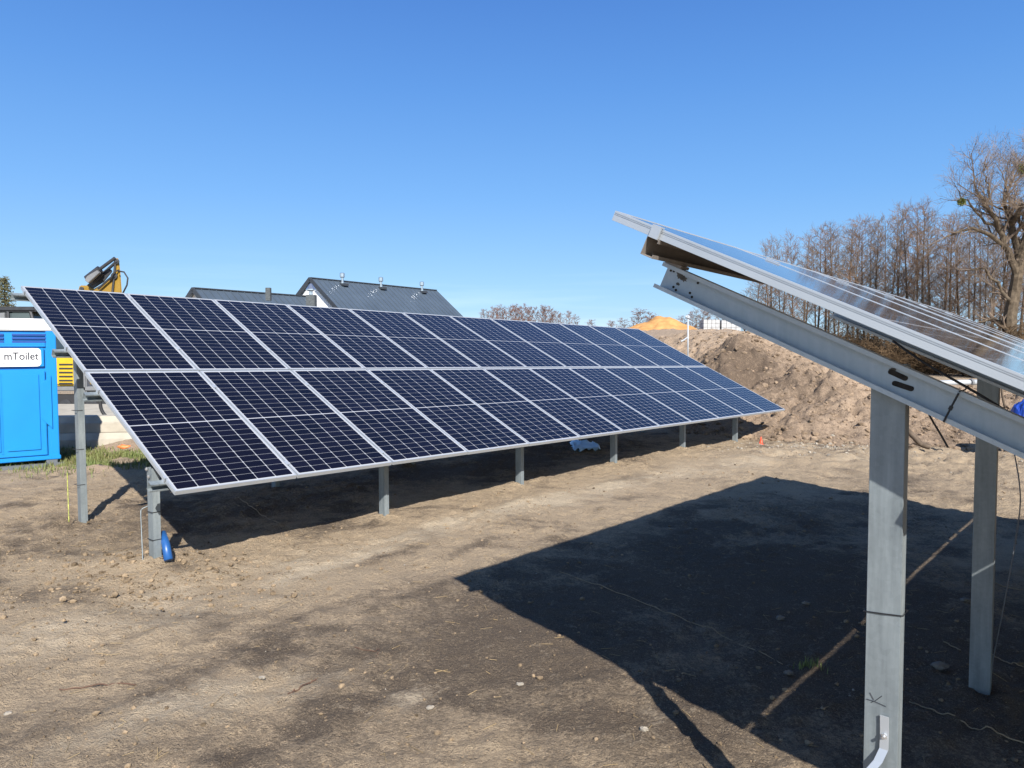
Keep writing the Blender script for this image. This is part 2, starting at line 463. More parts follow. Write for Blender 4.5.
M['red'] = simple('red_orange', (0.75, 0.07, 0.025), 0.45)
M['orange'] = simple('orange_plastic', (0.85, 0.22, 0.06), 0.5, var=0.3)
M['green_yellow'] = simple('green_yellow_wire', (0.42, 0.44, 0.10), 0.5, var=0.6, scale=30)
M['bark'] = simple('bark', (0.115, 0.088, 0.065), 0.9, var=0.45, scale=8, bump=0.6, spec=0.1)
M['bark_oak'] = simple('oak_bark', (0.11, 0.085, 0.06), 0.9, var=0.5, scale=5, bump=0.6, spec=0.1)
M['twig'] = simple('twig', (0.19, 0.122, 0.082), 0.9, var=0.3, scale=1, spec=0.1)
M['twig_grey'] = simple('twig_grey', (0.19, 0.145, 0.11), 0.9, var=0.3, scale=1, spec=0.1)
M['twig_red'] = simple('twig_red', (0.17, 0.085, 0.055), 0.9, var=0.3, scale=1, spec=0.1)
M['scrub'] = simple('scrub_twig', (0.135, 0.090, 0.052), 0.9, var=0.5, scale=1, spec=0.1)
M['mistletoe'] = simple('mistletoe', (0.14, 0.15, 0.02), 0.6, var=0.4, scale=6)
M['needles'] = simple('needles', (0.055, 0.060, 0.022), 0.7, var=0.6, scale=2, col2=(0.12, 0.10, 0.04))
M['cord'] = simple('jute_cord', (0.33, 0.24, 0.14), 0.9, var=0.3, scale=12)

# ------------------------------------------------------------------ ground
def axis_lines(lo, hi, step, far_lo, far_hi):
    core = np.arange(lo, hi, step)
    k = np.geomspace(step, far_hi - hi, 46); right = hi + k
    k2 = np.geomspace(step, lo - far_lo, 46); left = (lo - k2)[::-1]
    return np.concatenate([left, core, right])
gx = axis_lines(-6.5, 8.5, 0.032, -1600, 1600)
gy = axis_lines(1.2, 15.0, 0.032, -300, 2500)
X, Y = np.meshgrid(gx, gy)
def blobs(lst, X, Y):
    """sum of soft patches given by photo pixel, size in metres along the row and across it"""
    t = np.zeros_like(X)
    for px, py, su, sh_, a in lst:
        g = G(px, py)
        du = (X - g[0]) * uh[0] + (Y - g[1]) * uh[1]; dh = (X - g[0]) * hh[0] + (Y - g[1]) * hh[1]
        t = t + a * np.exp(-((du / su) ** 2 + (dh / sh_) ** 2))
    return t
DARK = [(420, 650, 1.3, 0.65, .42), (560, 690, 1.0, .6, .5), (300, 745, .9, .35, .48), (120, 752, .6, .3, .35), (640, 590, 1.7, .8, .85), (820, 620, 1.8, 1.4, 1.1), (860, 520, 2.2, .9, .7),  # damp soil, plus darker colour painted where the tables throw their shadows
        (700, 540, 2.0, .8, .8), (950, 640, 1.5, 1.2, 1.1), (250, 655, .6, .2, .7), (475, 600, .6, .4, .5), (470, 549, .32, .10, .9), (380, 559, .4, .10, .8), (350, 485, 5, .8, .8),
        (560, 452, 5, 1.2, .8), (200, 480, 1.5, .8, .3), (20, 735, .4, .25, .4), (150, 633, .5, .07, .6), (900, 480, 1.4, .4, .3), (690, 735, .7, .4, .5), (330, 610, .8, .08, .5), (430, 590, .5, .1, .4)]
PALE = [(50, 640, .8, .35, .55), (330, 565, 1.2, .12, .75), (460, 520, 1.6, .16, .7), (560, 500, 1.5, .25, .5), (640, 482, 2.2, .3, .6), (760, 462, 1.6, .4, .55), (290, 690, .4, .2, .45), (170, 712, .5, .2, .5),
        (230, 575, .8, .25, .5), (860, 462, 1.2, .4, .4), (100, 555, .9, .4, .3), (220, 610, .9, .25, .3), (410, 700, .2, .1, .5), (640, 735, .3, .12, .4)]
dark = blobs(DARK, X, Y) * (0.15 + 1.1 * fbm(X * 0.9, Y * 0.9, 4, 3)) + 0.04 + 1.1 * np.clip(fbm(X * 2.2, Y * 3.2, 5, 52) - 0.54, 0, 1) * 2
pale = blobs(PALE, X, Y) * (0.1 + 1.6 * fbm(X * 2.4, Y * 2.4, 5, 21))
fade = np.clip(1.3 - np.hypot(X, Y - 6) / 40, 0, 1)
Z = base_z(X, Y)
rough_far = np.exp(-(((X - 8.0) / 4.2) ** 2 + ((Y - 12.0) / 2.6) ** 2))
Z = Z + fade * ((fbm(X * 0.7, Y * 0.7, 3, 5) - 0.5) * 0.075 + (fbm(X * 2.4, Y * 2.4, 4, 9) - 0.5) * 0.055 + (fbm(X * 9, Y * 9, 3, 14) - 0.5) * 0.026)
Z = Z + rough_far * (fbm(X * 2.0, Y * 2.0, 5, 33) - 0.45) * 0.34
crumb = np.clip(0.42 - worley(X * 7, Y * 7, 4), 0, 1) * np.clip((fbm(X * 1.1, Y * 1.1, 3, 40) - 0.42) * 6, 0, 1)
Z = Z + fade * crumb * 0.06 + fade * (0.5 - worley(X * 16, Y * 16, 6)) * 0.012 * np.clip((fbm(X * 1.7, Y * 1.7, 3, 41) - 0.35) * 5, 0.2, 1)
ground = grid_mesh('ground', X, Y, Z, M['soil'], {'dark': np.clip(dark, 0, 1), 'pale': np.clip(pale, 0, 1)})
tag(ground, 'bare brown building site soil with dark damp patches and painted-in table shade', 'ground', kind='structure')
for (O_, U_, us_, hs_) in ((F0, FU, [0.05] + [.15 + 2.2 * i for i in range(1, 6)], (.52, 2.6)), (NO, NU, [.27, 2.35, 5.3], (-.85, -2.73))):
    hv_ = V3((-U_[1], U_[0], 0)) / math.hypot(U_[0], U_[1])
    for u_ in us_:
        for h_ in hs_:
            q_ = O_ + U_ * u_ + hv_ * h_
            g_ = np.exp(-(((X - q_[0]) ** 2 + (Y - q_[1]) ** 2) / .15 ** 2))
            Z = Z + g_ * (.012 + .09 * (fbm(X * 14, Y * 14, 3, 66) - .42))
ground.data.vertices.foreach_set('co', np.stack([X, Y, Z], -1).astype(np.float32).ravel()); ground.data.update()
def soil_z(x, y):
    i = np.clip(np.searchsorted(gy, y) - 1, 0, len(gy) - 2); j = np.clip(np.searchsorted(gx, x) - 1, 0, len(gx) - 2)
    return float(Z[i, j])

# ------------------------------------------------------------------ embankment of dug soil
crest = [(2.4, 26.0, .05), (4.4, 23.5, .30), (5.4, 22.0, .46), (6.8, 21.0, .47), (8.2, 20.4, .12), (9.6, 20.0, -.20), (10.8, 18.6, -.85), (12.6, 17.4, -1.15), (16, 16.5, -1.35), (22, 16, -1.6)]
foot = [(2.0, 18.6), (3.6, 15.9), (4.9, 14.9), (6.2, 14.3), (8.0, 13.9), (9.4, 13.6), (11.0, 13.3), (13.0, 13.0), (17, 12.6), (23, 12.2)]
ex = np.arange(1.0, 19.0, 0.042); ey = np.concatenate([np.arange(12.0, 23.5, 0.042), np.geomspace(23.55, 70, 60)])
EX, EY = np.meshgrid(ex, ey)
fxs = np.array([q[0] for q in foot]); fys = np.array([q[1] for q in foot])
cxs = np.array([q[0] for q in crest]); cys = np.array([q[1] for q in crest]); czs = np.array([q[2] for q in crest])
fy = np.interp(EX, fxs, fys); cy = np.interp(EX, cxs, cys); cz = np.interp(EX, cxs, czs) + EYE
fy = fy + (fbm(EX * 0.8, EX * 0.3, 3, 61) - 0.5) * 0.9
s = np.clip((EY - fy) / (cy - fy), -0.3, 1)
bz = base_z(EX, EY)
prof = np.where(s > 0, 0.35 * np.sin(np.clip(s, 0, 1) * math.pi / 2) + 0.65 * np.clip(s, 0, 1), s * 0.8)
back = np.clip((EY - cy) / 14, 0, 1) * 0.40 * np.clip((8.5 - EX) / 2, 0, 1)
EZ = bz + prof * (cz - bz) + back
# the backside falls again far behind the crest on the right
drop = np.clip((EY - cy - 2.0) / 6, 0, 1) * np.clip((EX - 8.0) / 2, 0, 1)
EZ = EZ - drop * np.maximum(EZ - bz + 0.4, 0)
endl = np.clip((EX - 1.2) / 2.2, 0, 1); EZ = bz - 0.4 + (EZ - bz + 0.4) * endl
endf = np.clip((68 - EY) / 6, 0, 1); EZ = bz - 0.4 + (EZ - bz + 0.4) * endf
m = np.clip((s - 0.0) * 6, 0, 1) * np.clip(1.25 - s, 0.15, 1)
lump = (fbm(EX * 0.8, EY * 0.8, 6, 71) - 0.5) * 0.85 + (0.5 - worley(EX * 3.1 + fbm(EX * 2, EY * 2, 3, 2), EY * 3.1, 8)) * 0.10 + (0.5 - worley(EX * 7.5, EY * 7.5, 18)) * 0.055 + (fbm(EX * 4, EY * 4, 4, 44) - 0.5) * 0.30 - np.abs(fbm(EX * 2.2, EY * 2.2, 3, 47) - 0.5) * 0.55 + 0.08 - np.abs(vnoise(EX * 8, EY * 8, 49) - 0.5) * 0.12
EZ = EZ + m * lump
for px, py, D, rx, ry, hgt in ((735, 352, 18.6, .95, .8, .48), (718, 362, 17.8, .5, .5, .3), (800, 372, 17.0, .9, .7, .18)):
    c = P(px, py, D)
    EZ = EZ + hgt * np.exp(-(((EX - c[0]) / rx) ** 2 + ((EY - c[1]) / ry) ** 2)) * (0.55 + 0.9 * fbm(EX * 3, EY * 3, 3, 5))
def bl(px, py, D, r, a):
    c = P(px, py, D); return a * np.exp(-(((EX - c[0]) ** 2 + (EY - c[1]) ** 2) / r ** 2))
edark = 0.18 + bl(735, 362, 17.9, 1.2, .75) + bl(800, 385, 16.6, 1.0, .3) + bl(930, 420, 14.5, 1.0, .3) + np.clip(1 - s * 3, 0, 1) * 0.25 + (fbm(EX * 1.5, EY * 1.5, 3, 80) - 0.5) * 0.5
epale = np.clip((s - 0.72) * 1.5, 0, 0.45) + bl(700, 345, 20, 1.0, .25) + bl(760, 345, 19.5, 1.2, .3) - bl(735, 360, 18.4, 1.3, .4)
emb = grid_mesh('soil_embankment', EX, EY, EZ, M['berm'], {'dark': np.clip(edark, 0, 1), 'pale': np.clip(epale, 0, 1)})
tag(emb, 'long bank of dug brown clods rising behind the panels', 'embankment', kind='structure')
def bank_z(x, y):
    i = np.clip(np.searchsorted(ey, y) - 1, 0, len(ey) - 2); j = np.clip(np.searchsorted(ex, x) - 1, 0, len(ex) - 2)
    return max(float(EZ[i, j]), soil_z(x, y))

# loose clods and crumbs nobody could count
def scatter(name, pts, mat, label, cat, smooth=False):
    protos = []
    for k in range(6):
        q = MB().blob((0, 0, 0), (1, 0.8 + 0.4 * random.random(), 0.6 + 0.3 * random.random()), seed=900 + k, rough=0.3, sub=1); protos.append((np.array(q.v), np.array(q.f)))
    vs, fs, b = [], [], 0
    for x, y, z, r in pts:
        pv, pf = protos[random.randrange(6)]; w = random.random() * 6.28; c_, s_ = math.cos(w), math.sin(w)
        q = pv @ np.array([[c_, -s_, 0], [s_, c_, 0], [0, 0, 1]]) * r + (x, y, z)
        vs.append(q); fs.append(pf + b); b += len(pv)
    me = bpy.data.meshes.new(name); me.from_pydata(np.concatenate(vs).tolist(), [], np.concatenate(fs).tolist()); me.update()
    me.materials.append(mat); o = bpy.data.objects.new(name, me); C.objects.link(o)
    return tag(o, label, cat, kind='stuff')
pts = []
while len(pts) < 15000:
    x = rng.uniform(-5, 7); y = rng.uniform(1.7, 13.5)
    d = float(fbm(np.array([x * 1.1]), np.array([y * 1.1]), 3, 40)[0])
    if rng.random() > np.clip((d - 0.36) * 5, 0.05, 1): continue
    r = min(0.019, 0.0030 * (1 + rng.pareto(2.5)))
    pts.append((x, y, soil_z(x, y) + r * 0.25, r))
for k in range(900):      # the heap of crumbs at the first post
    x = rng.normal(-2.75, .55); y = rng.normal(5.45, .38); r = min(0.026, 0.006 * (1 + rng.pareto(2.5)))
    pts.append((x, y, soil_z(x, y) + r * 0.3, r))
scatter('soil_crumbs', pts, M['crumb'], 'loose crumbs and small clods strewn over the soil', 'clods')
pts = []
for k in range(160):
    x = rng.uniform(-4, 4); y = rng.uniform(1.8, 9); r = min(0.009, 0.0028 * (1 + rng.pareto(3.0)))
    pts.append((x, y, soil_z(x, y) + r * 0.3, r))
for cx, cyy, n_, s1, s2, rm in ((5.6, 13.6, 300, .75, .28, .05), (5.0, 12.8, 90, .8, .3, .03), (7.0, 12.2, 180, 1.5, .7, .03), (9.0, 12.0, 180, 1.6, .9, .035)):
    for k in range(n_):
        x = rng.normal(cx, s1); y = rng.normal(cyy, s2); r = min(rm, 0.008 * (1 + rng.pareto(2.6)))
        pts.append((x, y, bank_z(x, y) + r * 0.3, r))
scatter('pale_gravel', pts, M['pale_stone'], 'pale gravel and stone chips along the foot of the bank', 'gravel')
pts = []
for k in range(20000):
    x = rng.uniform(3.5, 14); t = rng.random() ** 1.3
    yf, yc = np.interp(x, fxs, fys), np.interp(x, cxs, cys); y = yf - 0.5 + (yc - yf) * t * 1.05
    r = min(0.075, 0.012 * (1 + rng.pareto(2.5))); pts.append((x, y, bank_z(x, y) + r * 0.2, r))
scatter('bank_clods', pts, M['clod'], 'broken clods lying on the slope of the bank', 'clods')

# ------------------------------------------------------------------ solar arrays
def c_section(w, d, t, lip):
    """C outline: web of width w at x=0, flanges of depth d along +y, lips"""
    a = w / 2
    return [(-a, 0), (a, 0), (a, d), (a - lip, d), (a - lip, d - t), (a - t, d - t), (a - t, t), (-a + t, t), (-a + t, d - t), (-a + lip, d - t), (-a + lip, d), (-a, d)]
def frame_mesh(w, l, t, lip):
    m_ = MB()
    for x0, x1, y0, y1 in ((0, lip, 0, l), (w - lip, w, 0, l), (lip, w - lip, 0, lip), (lip, w - lip, l - lip, l)):
        m_.abox((x0, y0, -t), (x1, y1, 0))
    for z0, z1 in ((-.0085, -.0065), (-.0135, -.0120)):       # ribs rolled into the outer faces
        m_.abox((-.0009, .002, z0), (.0, l - .002, z1)); m_.abox((w, .002, z0), (w + .0009, l - .002, z1))
    for x0, x1, y0, y1 in ((lip, 0.035, lip, l - lip), (w - 0.035, w - lip, lip, l - lip)):
        m_.abox((x0, y0, -t), (x1, y1, -t + 0.002))
    return m_
def make_array(name, label, group, O, U, Vv, N, W, L, cols, th, lip, cellmat, upos, fh, rh, purl_t, out, sec, rafter_n, near):
    root = thing(name, O - N * 0 + V3((0, 0, 0)) * 0, label, 'solar array', group)
    root.location = (float(O[0]), float(O[1]), soil_z(O[0], O[1]))
    ro = V3(root.location)
    pw, pl = W - 0.014, L - 0.024
    fr = frame_mesh(pw, pl, th, lip).build('solar_panel', M['aluminium'], bevel=0.0012)
    gl = MB().abox((lip - 0.001, lip - 0.001, -0.0075), (pw - lip + 0.001, pl - lip + 0.001, -0.0018)).build('glass', cellmat, offset=(0, 0, 0))
    back = MB().abox((lip, lip, -0.0105), (pw - lip, pl - lip, -0.0078)).build('backsheet', M['backsheet'], offset=(0, 0, 0))
    first = True
    for j in range(2):
        for i in range(cols):
            p = fr if first else fr.copy(); g = gl if first else gl.copy(); bk = back if first else back.copy()
            if not first:
                for q in (p, g, bk): C.objects.link(q)
            first = False
            jit = 0.0015
            o_ = O + U * (i * W + 0.007) + Vv * (j * L + 0.008) + N * random.uniform(-jit, jit)
            if near: o_ = o_ - Vv * 2 * L
            p.parent = root; g.parent = p; bk.parent = p
            tw = random.uniform(-0.0012, 0.0012)
            n2 = N + U * tw; n2 = n2 / np.linalg.norm(n2); u2 = np.cross(Vv, n2)
            p.matrix_basis = Matrix(((u2[0], Vv[0], n2[0], o_[0] - ro[0]), (u2[1], Vv[1], n2[1], o_[1] - ro[1]), (u2[2], Vv[2], n2[2], o_[2] - ro[2]), (0, 0, 0, 1)))
    base = O - Vv * (2 * L if near else 0)
    ph = 0.066
    for t in purl_t:
        o_ = base + Vv * (t * L) - N * (th + ph / 2 + 0.0015)
        # open side looks down the slope, web upslope
        MB().profile(c_section(ph, 0.05, 0.003, 0.013), o_ + Vv * 0.025, N, -Vv, U, -out, cols * W + out).build('purlin', M['galv_brown'] if near else M['galv'], root)
        # panel end clamps and mid clamps on the purlin
        for i in range(cols + 1):
            cl = MB()
            cu = i * W
            if i in (0, cols):
                sg = -1 if i == 0 else 1
                cl.box(base + Vv * (t * L) + U * (cu + sg * 0.010 + (0.007 if i == 0 else -0.007)) - N * (th / 2), (U, Vv, N), (0.004, 0.018, th / 2 + 0.003))
                cl.box(base + Vv * (t * L) + U * (cu + sg * 0.002 + (0.007 if i == 0 else -0.007)) + N * 0.0035, (U, Vv, N), (0.012, 0.018, 0.002))
            else:
                cl.box(base + Vv * (t * L) + U * cu + N * 0.0035, (U, Vv, N), (0.018, 0.028, 0.002))
            cl.build('panel_clamp', M['aluminium'], root)
    rw = sec[0]
    for k, uc_ in enumerate(upos):
        uu_ = uc_
        top_n = -rafter_n
        o_ = base + U * uu_ + N * (top_n - rw / 2)
        MB().profile(c_section(rw, 0.05, 0.0035, 0.014), o_, N, -U, Vv, 0.25, 2 * L - (0.05 if not near else 0.165)).build('rafter', M['galv_dull'] if near else M['galv'], root)
        for t in purl_t:      # cleat joining purlin and rafter
            a_, b_ = th + ph + 0.002, rafter_n - 0.001
            if b_ > a_ + 0.004:
                MB().box(base + U * (uu_ - 0.02) + Vv * (t * L) - N * ((a_ + b_) / 2), (U, Vv, N), (0.03, 0.035, (b_ - a_) / 2)).build('cleat', M['galv_brown'], root)
        for d_ in (fh, rh):
            uu_ = uc_ + (0 if near or k else (-0.35 if d_ == fh else -0.18))
            hvec = V3((-U[1], U[0], 0)) / math.hypot(U[0], U[1]); uvec = V3((U[0], U[1], 0)) / math.hypot(U[0], U[1])
            k_ = d_ / float(Vv @ hvec)
            q = base + U * uu_ + Vv * k_ + N * (top_n - rw / 2)
            q = q + Vv * float((hvec * d_ - (q - base)) @ hvec) / float(Vv @ hvec)
            k_ = float((q - base) @ Vv)
            zr = (base + U * uu_ + Vv * k_ + N * (top_n - rw * 0.1))[2]
            zg = soil_z(q[0], q[1]) - 0.25
            pp = MB().profile(c_section(sec[1], sec[2], 0.004, 0.018), V3((q[0], q[1], 0)) + uvec * 0.006, hvec, uvec, (0, 0, 1), zg, zr)
            pp.build('post', M['galv'], root, bevel=0.0015)
            for s1, s2 in () if near else ((-.028, -.02), (.028, .015)):
                bo = MB(); c_ = base + U * (uu_ - 0.004) + Vv * (k_ + s1) + N * (top_n - rw / 2 + s2)
                bo.lathe(c_, [(0.016, 0), (0.016, 0.003), (0.010, 0.0035), (0.010, 0.010)], 6, -U)
                bo.build('bolt', M['bolt'], root)
    return root
far_u = [0.38] + [0.15 + 2.2 * i for i in range(1, 6)]
far = make_array('solar_array', 'long far table of dark blue panels in two rows, whole length in view', 'ground mounted solar tables', F0, FU, FV, FN, FW, FL, 12, 0.035, 0.012,
                 M['cells_far'], far_u, 0.52, 2.60, (0.10, 0.82, 1.25, 1.92), 0.10, (0.10, 0.09, 0.06), 0.105, False)
near_cols = 6
near = make_array('solar_array', 'near table at right seen from its end, on a grey rafter and posts', 'ground mounted solar tables', NO, NU, NV, NN, NW, NL, near_cols, 0.035, 0.012,
                  M['cells_far'], [0.25, 2.33, 5.3], 0.80, 2 * NL * math.hypot(NV[0], NV[1]) - 0.85, (0.10, 0.82, 1.25, 1.894), 0.0, (0.098, 0.098, 0.055), 0.115, True)

# marks and small hardware on the near table's first rafter and post
hvN = V3((-NU[1], NU[0], 0)) / math.hypot(NU[0], NU[1]); uvN = V3((NU[0], NU[1], 0)) / math.hypot(NU[0], NU[1])
def on_plane(px, py, p0, nn):
    d = ray(px, py); c0 = V3((0, 0, EYE)); return c0 + d * (((p0 - c0) @ nn) / (d @ nn))
RW0 = NO + NU * 0.25 - NU * 0.0035      # inner face of the rafter web that looks at the camera
def on_web(px, py): return on_plane(px, py, RW0, NU)
mk = MB()
for px, py in ((671, 270.5), (674, 271.2), (673.5, 287), (676, 290), (690, 293), (692, 297), (698, 283)):
    c_ = on_web(px, py); MB().lathe(c_ - NU * 0.0003, [(0.0048, 0), (0.0048, 0.0012)], 8, -NU).build('bolt_hole', M['hole'], near)
for (a, b) in (((891, 372), (905, 378)), ((895, 383.5), (911, 388.5))):
    p0, p1 = on_web(*a), on_web(*b); ax = p1 - p0; L_ = np.linalg.norm(ax); ax /= L_; ay = np.cross(NU, ax)
    pts_ = []
    for k in range(12):
        w = 2 * math.pi * k / 12; r_ = 0.0085
        pts_.append((p0 if math.cos(w) < 0 else p1) + ax * r_ * math.cos(w) + ay * r_ * math.sin(w))
    MB().prism([q - NU * 0.0006 for q in pts_], -NU * 0.0012).build('slot_hole', M['hole'], near)
st = MB()
for a, b, c_ in ((680, 276, .016), (684, 279, .012), (893, 371, .010), (678, 284, .006)):
    q = on_web(a, b); pts_ = []
    for k in range(14):
        w = 2 * math.pi * k / 14; r_ = c_ * random.uniform(0.45, 1.15); pts_.append(q + NV * r_ * 1.3 * math.cos(w) + NN * r_ * math.sin(w) - NU * 0.0003)
    st.prism(pts_, -NU * 0.0006)
st.build('grime_stain', M['stain'], near)
# cable tie round the rafter and its loose tail
a_, b_ = on_web(962, 392.5), on_web(947, 421)
tie = MB(); t0 = (a_ + b_) / 2; ax = (a_ - b_) / np.linalg.norm(a_ - b_)
tie.tube([a_ - NU * 0.052, (a_ + b_) / 2 - NU * 0.054, b_ - NU * 0.052], 0.0028, 6)
tie.tube([a_ - NU * 0.052 + ax * 0.004, a_ + ax * 0.006, a_ + ax * 0.008 + NU * 0.03, a_ + ax * 0.02 + NU * .05], 0.0024, 6)
tie.box(b_ + ax * 0.045 - NU * 0.054, (NU, ax, np.cross(NU, ax)), (0.004, 0.006, 0.005))
tag(tie.build('cable_tie', M['black'], offset=t0), 'black cable tie strapped round the grey rafter', 'cable tie').location = [float(q) for q in t0]
PX0 = NO + NU * 0.25 - NV * 0.94 - NN * 0.165; PW = V3((PX0[0], PX0[1], 0)) + uvN * 0.006
def on_post(px, py): return on_plane(px, py, PW - uvN * 0.0015, uvN)
l_, r_ = on_post(864.3, 611), on_post(902.5, 616)
tie = MB(); tie.tube([l_ - uvN * 0.001 + (r_ - l_) * -0.02, l_ * .5 + r_ * .5 - uvN * 0.003, r_ - uvN * 0.001 + (r_ - l_) * .015, r_ + uvN * 0.062 + (r_ - l_) * .015, l_ + uvN * 0.062 - (r_ - l_) * .02, l_ - uvN * .001 - (r_ - l_) * .02], 0.0021, 6)
tag(tie.build('cable_tie', M['black'], offset=l_), 'thin black cable tie around the nearest post', 'cable tie').location = [float(q) for q in l_]
mk = MB()
for pl in ([(866.5, 699), (875, 701.5), (886, 706.5)], [(870, 692.5), (874, 700)], [(882, 696), (875, 701), (871, 702.5)]):
    mk.tube([on_post(*q) - uvN * 0.0006 for q in pl], 0.0011, 5)
mk.build('pen_mark', M['ink'], near)
# bent earthing strap bolted to the nearest post
sp = [on_post(885, 715.5), on_post(885, 735), on_post(884.5, 748), on_post(880, 758), on_post(872, 766), on_post(862, 774), on_post(852, 784)]
off = [0.004, 0.004, 0.006, 0.022, 0.045, 0.07, 0.10]
stp = MB(); w_ = hvN * 0.0125
for i in range(len(sp) - 1):
    A_, B_ = sp[i] - uvN * off[i], sp[i + 1] - uvN * off[i + 1]
    dn = uvN * -0.004
    stp.add([A_ - w_, A_ + w_, B_ + w_, B_ - w_, A_ - w_ + dn, A_ + w_ + dn, B_ + w_ + dn, B_ - w_ + dn], [(0, 1, 2, 3), (7, 6, 5, 4), (0, 4, 5, 1), (1, 5, 6, 2), (2, 6, 7, 3), (3, 7, 4, 0)])
eth = thing('earthing_strap', sp[0], 'bent shiny flat strap bolted low on the nearest post', 'strap')
stp.build('strip', M['aluminium'], eth)
MB().lathe(on_post(885, 735) - uvN * 0.008, [(0.009, 0), (0.009, 0.005), (0.005, 0.0055), (0.005, 0.016)], 6, -uvN).build('bolt', M['bolt'], eth)
def curve_thing(name, pts, r, mat, label, cat, n=6, group=None):
    """smooth hanging line through points"""
    pts = [V3(p) for p in pts]; out = []
    for i in range(len(pts) - 1):
        p0 = pts[max(i - 1, 0)]; p1 = pts[i]; p2 = pts[i + 1]; p3 = pts[min(i + 2, len(pts) - 1)]
        for k in range(8):
            t = k / 8; out.append(0.5 * (2 * p1 + (p2 - p0) * t + (2 * p0 - 5 * p1 + 4 * p2 - p3) * t * t + (3 * p1 - p0 - 3 * p2 + p3) * t ** 3))
    out.append(pts[-1]); b = pts[0]
    o = MB().tube(out, r, n).build(name, mat, offset=b, smooth=True); o.location = [float(q) for q in b]
    return tag(o, label, cat, group)
PU = NU
def at_u(px, py, u_): return on_plane(px, py, NO + NU * u_, NU)
curve_thing('power_cable', [at_u(893, 341, .9), at_u(925, 363, .8), at_u(975, 392, .7), at_u(1010, 413, .65), at_u(1045, 433, .6), at_u(1080, 446, .6)], 0.0045, M['black'], 'black power cable slung under the near panels above the rafter', 'cable')
curve_thing('wire_tail', [at_u(924, 405, .33), at_u(932, 420, .33), at_u(941, 435, .33), at_u(948, 447.5, .33)], 0.003, M['black'], 'black wire end dangling below the rafter between the two posts', 'wire')
wq = G(991, 681)
curve_thing('earth_wire', [at_u(1014, 452, 2.5), at_u(1019, 480, 2.3), at_u(1020, 508, 2.3), at_u(1014, 548, 2.35), at_u(1003, 610, 2.4), at_u(994, 655, 2.45), V3((at_u(991, 680, 2.5)[0], at_u(991, 680, 2.5)[1], soil_z(*at_u(991, 680, 2.5)[:2]) + .01))], 0.003, M['grey_paint'], 'thin grey wire hanging to the soil beside the second near post', 'wire')

# posts' ties on the far table and hardware at its first posts
def tie_round(pt, w1, w2, label):
    pt = V3(pt); pts_ = [pt + hh * a + uh * b for a, b in ((-w1, -.004), (w1, -.004), (w1, w2), (-w1, w2), (-w1, -.004))]
    o = MB().tube(pts_, 0.0028, 5).build('cable_tie', M['black'], offset=pt); o.location = [float(q) for q in pt]; tag(o, label, 'cable tie', 'cable ties on the left posts')
q0 = F0 + FU * 0.20 + hh * 2.60; q1 = F0 + FU * 0.03 + hh * 0.52
for z_, nm in ((1.29, 'upper'), (.84, 'middle'), (.43, 'lower')):
    tie_round((q0[0] + uh[0] * .004, q0[1] + uh[1] * .004, soil_z(q0[0], q0[1]) + z_ * .86), .048, .062, '%s black tie on the tall leftmost post' % nm)
for z_, nm in ((.36, 'upper'), (.14, 'lower')):
    tie_round((q1[0] + uh[0] * .004, q1[1] + uh[1] * .004, soil_z(q1[0], q1[1]) + z_), .048, .062, '%s black tie on the short front corner post' % nm)
def at_D(px, py, D): return P(px, py, D)
curve_thing('steel_rod', [at_D(151, 504.5, 5.72), at_D(147, 506.5, 5.72), at_D(142, 509, 5.70), at_D(140.8, 513, 5.68), at_D(141.5, 530, 5.66), at_D(142.8, 562, 5.6)], 0.004, M['galv'], 'thin bent steel rod hooked to the short front corner post', 'rod')
curve_thing('earthing_stake', [at_D(67.2, 473, 7.0), at_D(67.8, 490, 7.0), at_D(69, 522, 6.95)], 0.0045, M['green_yellow'], 'thin green and yellow stake beside the tall leftmost post', 'stake')
b0 = G(168, 553); bp = thing('pipe_stub', b0, 'short blue plastic pipe sticking out of soil at the front post', 'pipe')
MB().tube([P(168.5, 560, 5.60), P(166, 545, 5.66), P(162.5, 533, 5.74)], [.034, .032, .028], 14).build('pipe_wall', M['blue_pipe'], bp, smooth=True)

# cords on the soil
def ground_line(pix, name, label, r, mat, cat, wob=0.004, group=None):
    pts_ = []
    for i in range(len(pix) - 1):
        for k in range(10):
            t = k / 10; px = pix[i][0] * (1 - t) + pix[i + 1][0] * t; py = pix[i][1] * (1 - t) + pix[i + 1][1] * t
            g = G(px, py); g[0] += random.uniform(-wob, wob); pts_.append(V3((g[0], g[1], soil_z(g[0], g[1]) + r * 1.6)))
    b = pts_[0]; o = MB().tube(pts_, r, 5).build(name, mat, offset=b); o.location = [float(q) for q in b]; return tag(o, label, cat, group)
ground_line([(236, 498), (262, 516), (290, 532)], 'cord', 'pale cord lying under the left end of the far table', 0.004, M['cord'], 'cord')
ground_line([(560, 571), (640, 600), (720, 632), (790, 668)], 'cord', 'long pale cord across the big shadow, left of the posts', 0.0028, M['cord'], 'cord')
ground_line([(944, 645), (962, 654)], 'cord', 'short pale cord left of the second near post', 0.004, M['cord'], 'cord')
ground_line([(992, 660), (1010, 668), (1026, 673)], 'cord', 'pale cord right of the second near post', 0.0035, M['cord'], 'cord')
ground_line([(909, 704), (940, 718), (975, 734), (1030, 752)], 'cord', 'pale cord in the shade right of the nearest post', 0.0035, M['cord'], 'cord')
ground_line([(993, 584), (1026, 592)], 'cord', 'thin pale cord near the right edge behind the wire', 0.0035, M['cord'], 'cord')
ground_line([(288, 698), (300, 690), (318, 680)], 'twig', 'reddish twig lying on dark soil in the foreground', 0.004, M['root'], 'twig')
ground_line([(60, 690), (100, 686), (140, 688)], 'root', 'thin reddish root on tan soil at lower left', 0.004, M['root'], 'root')
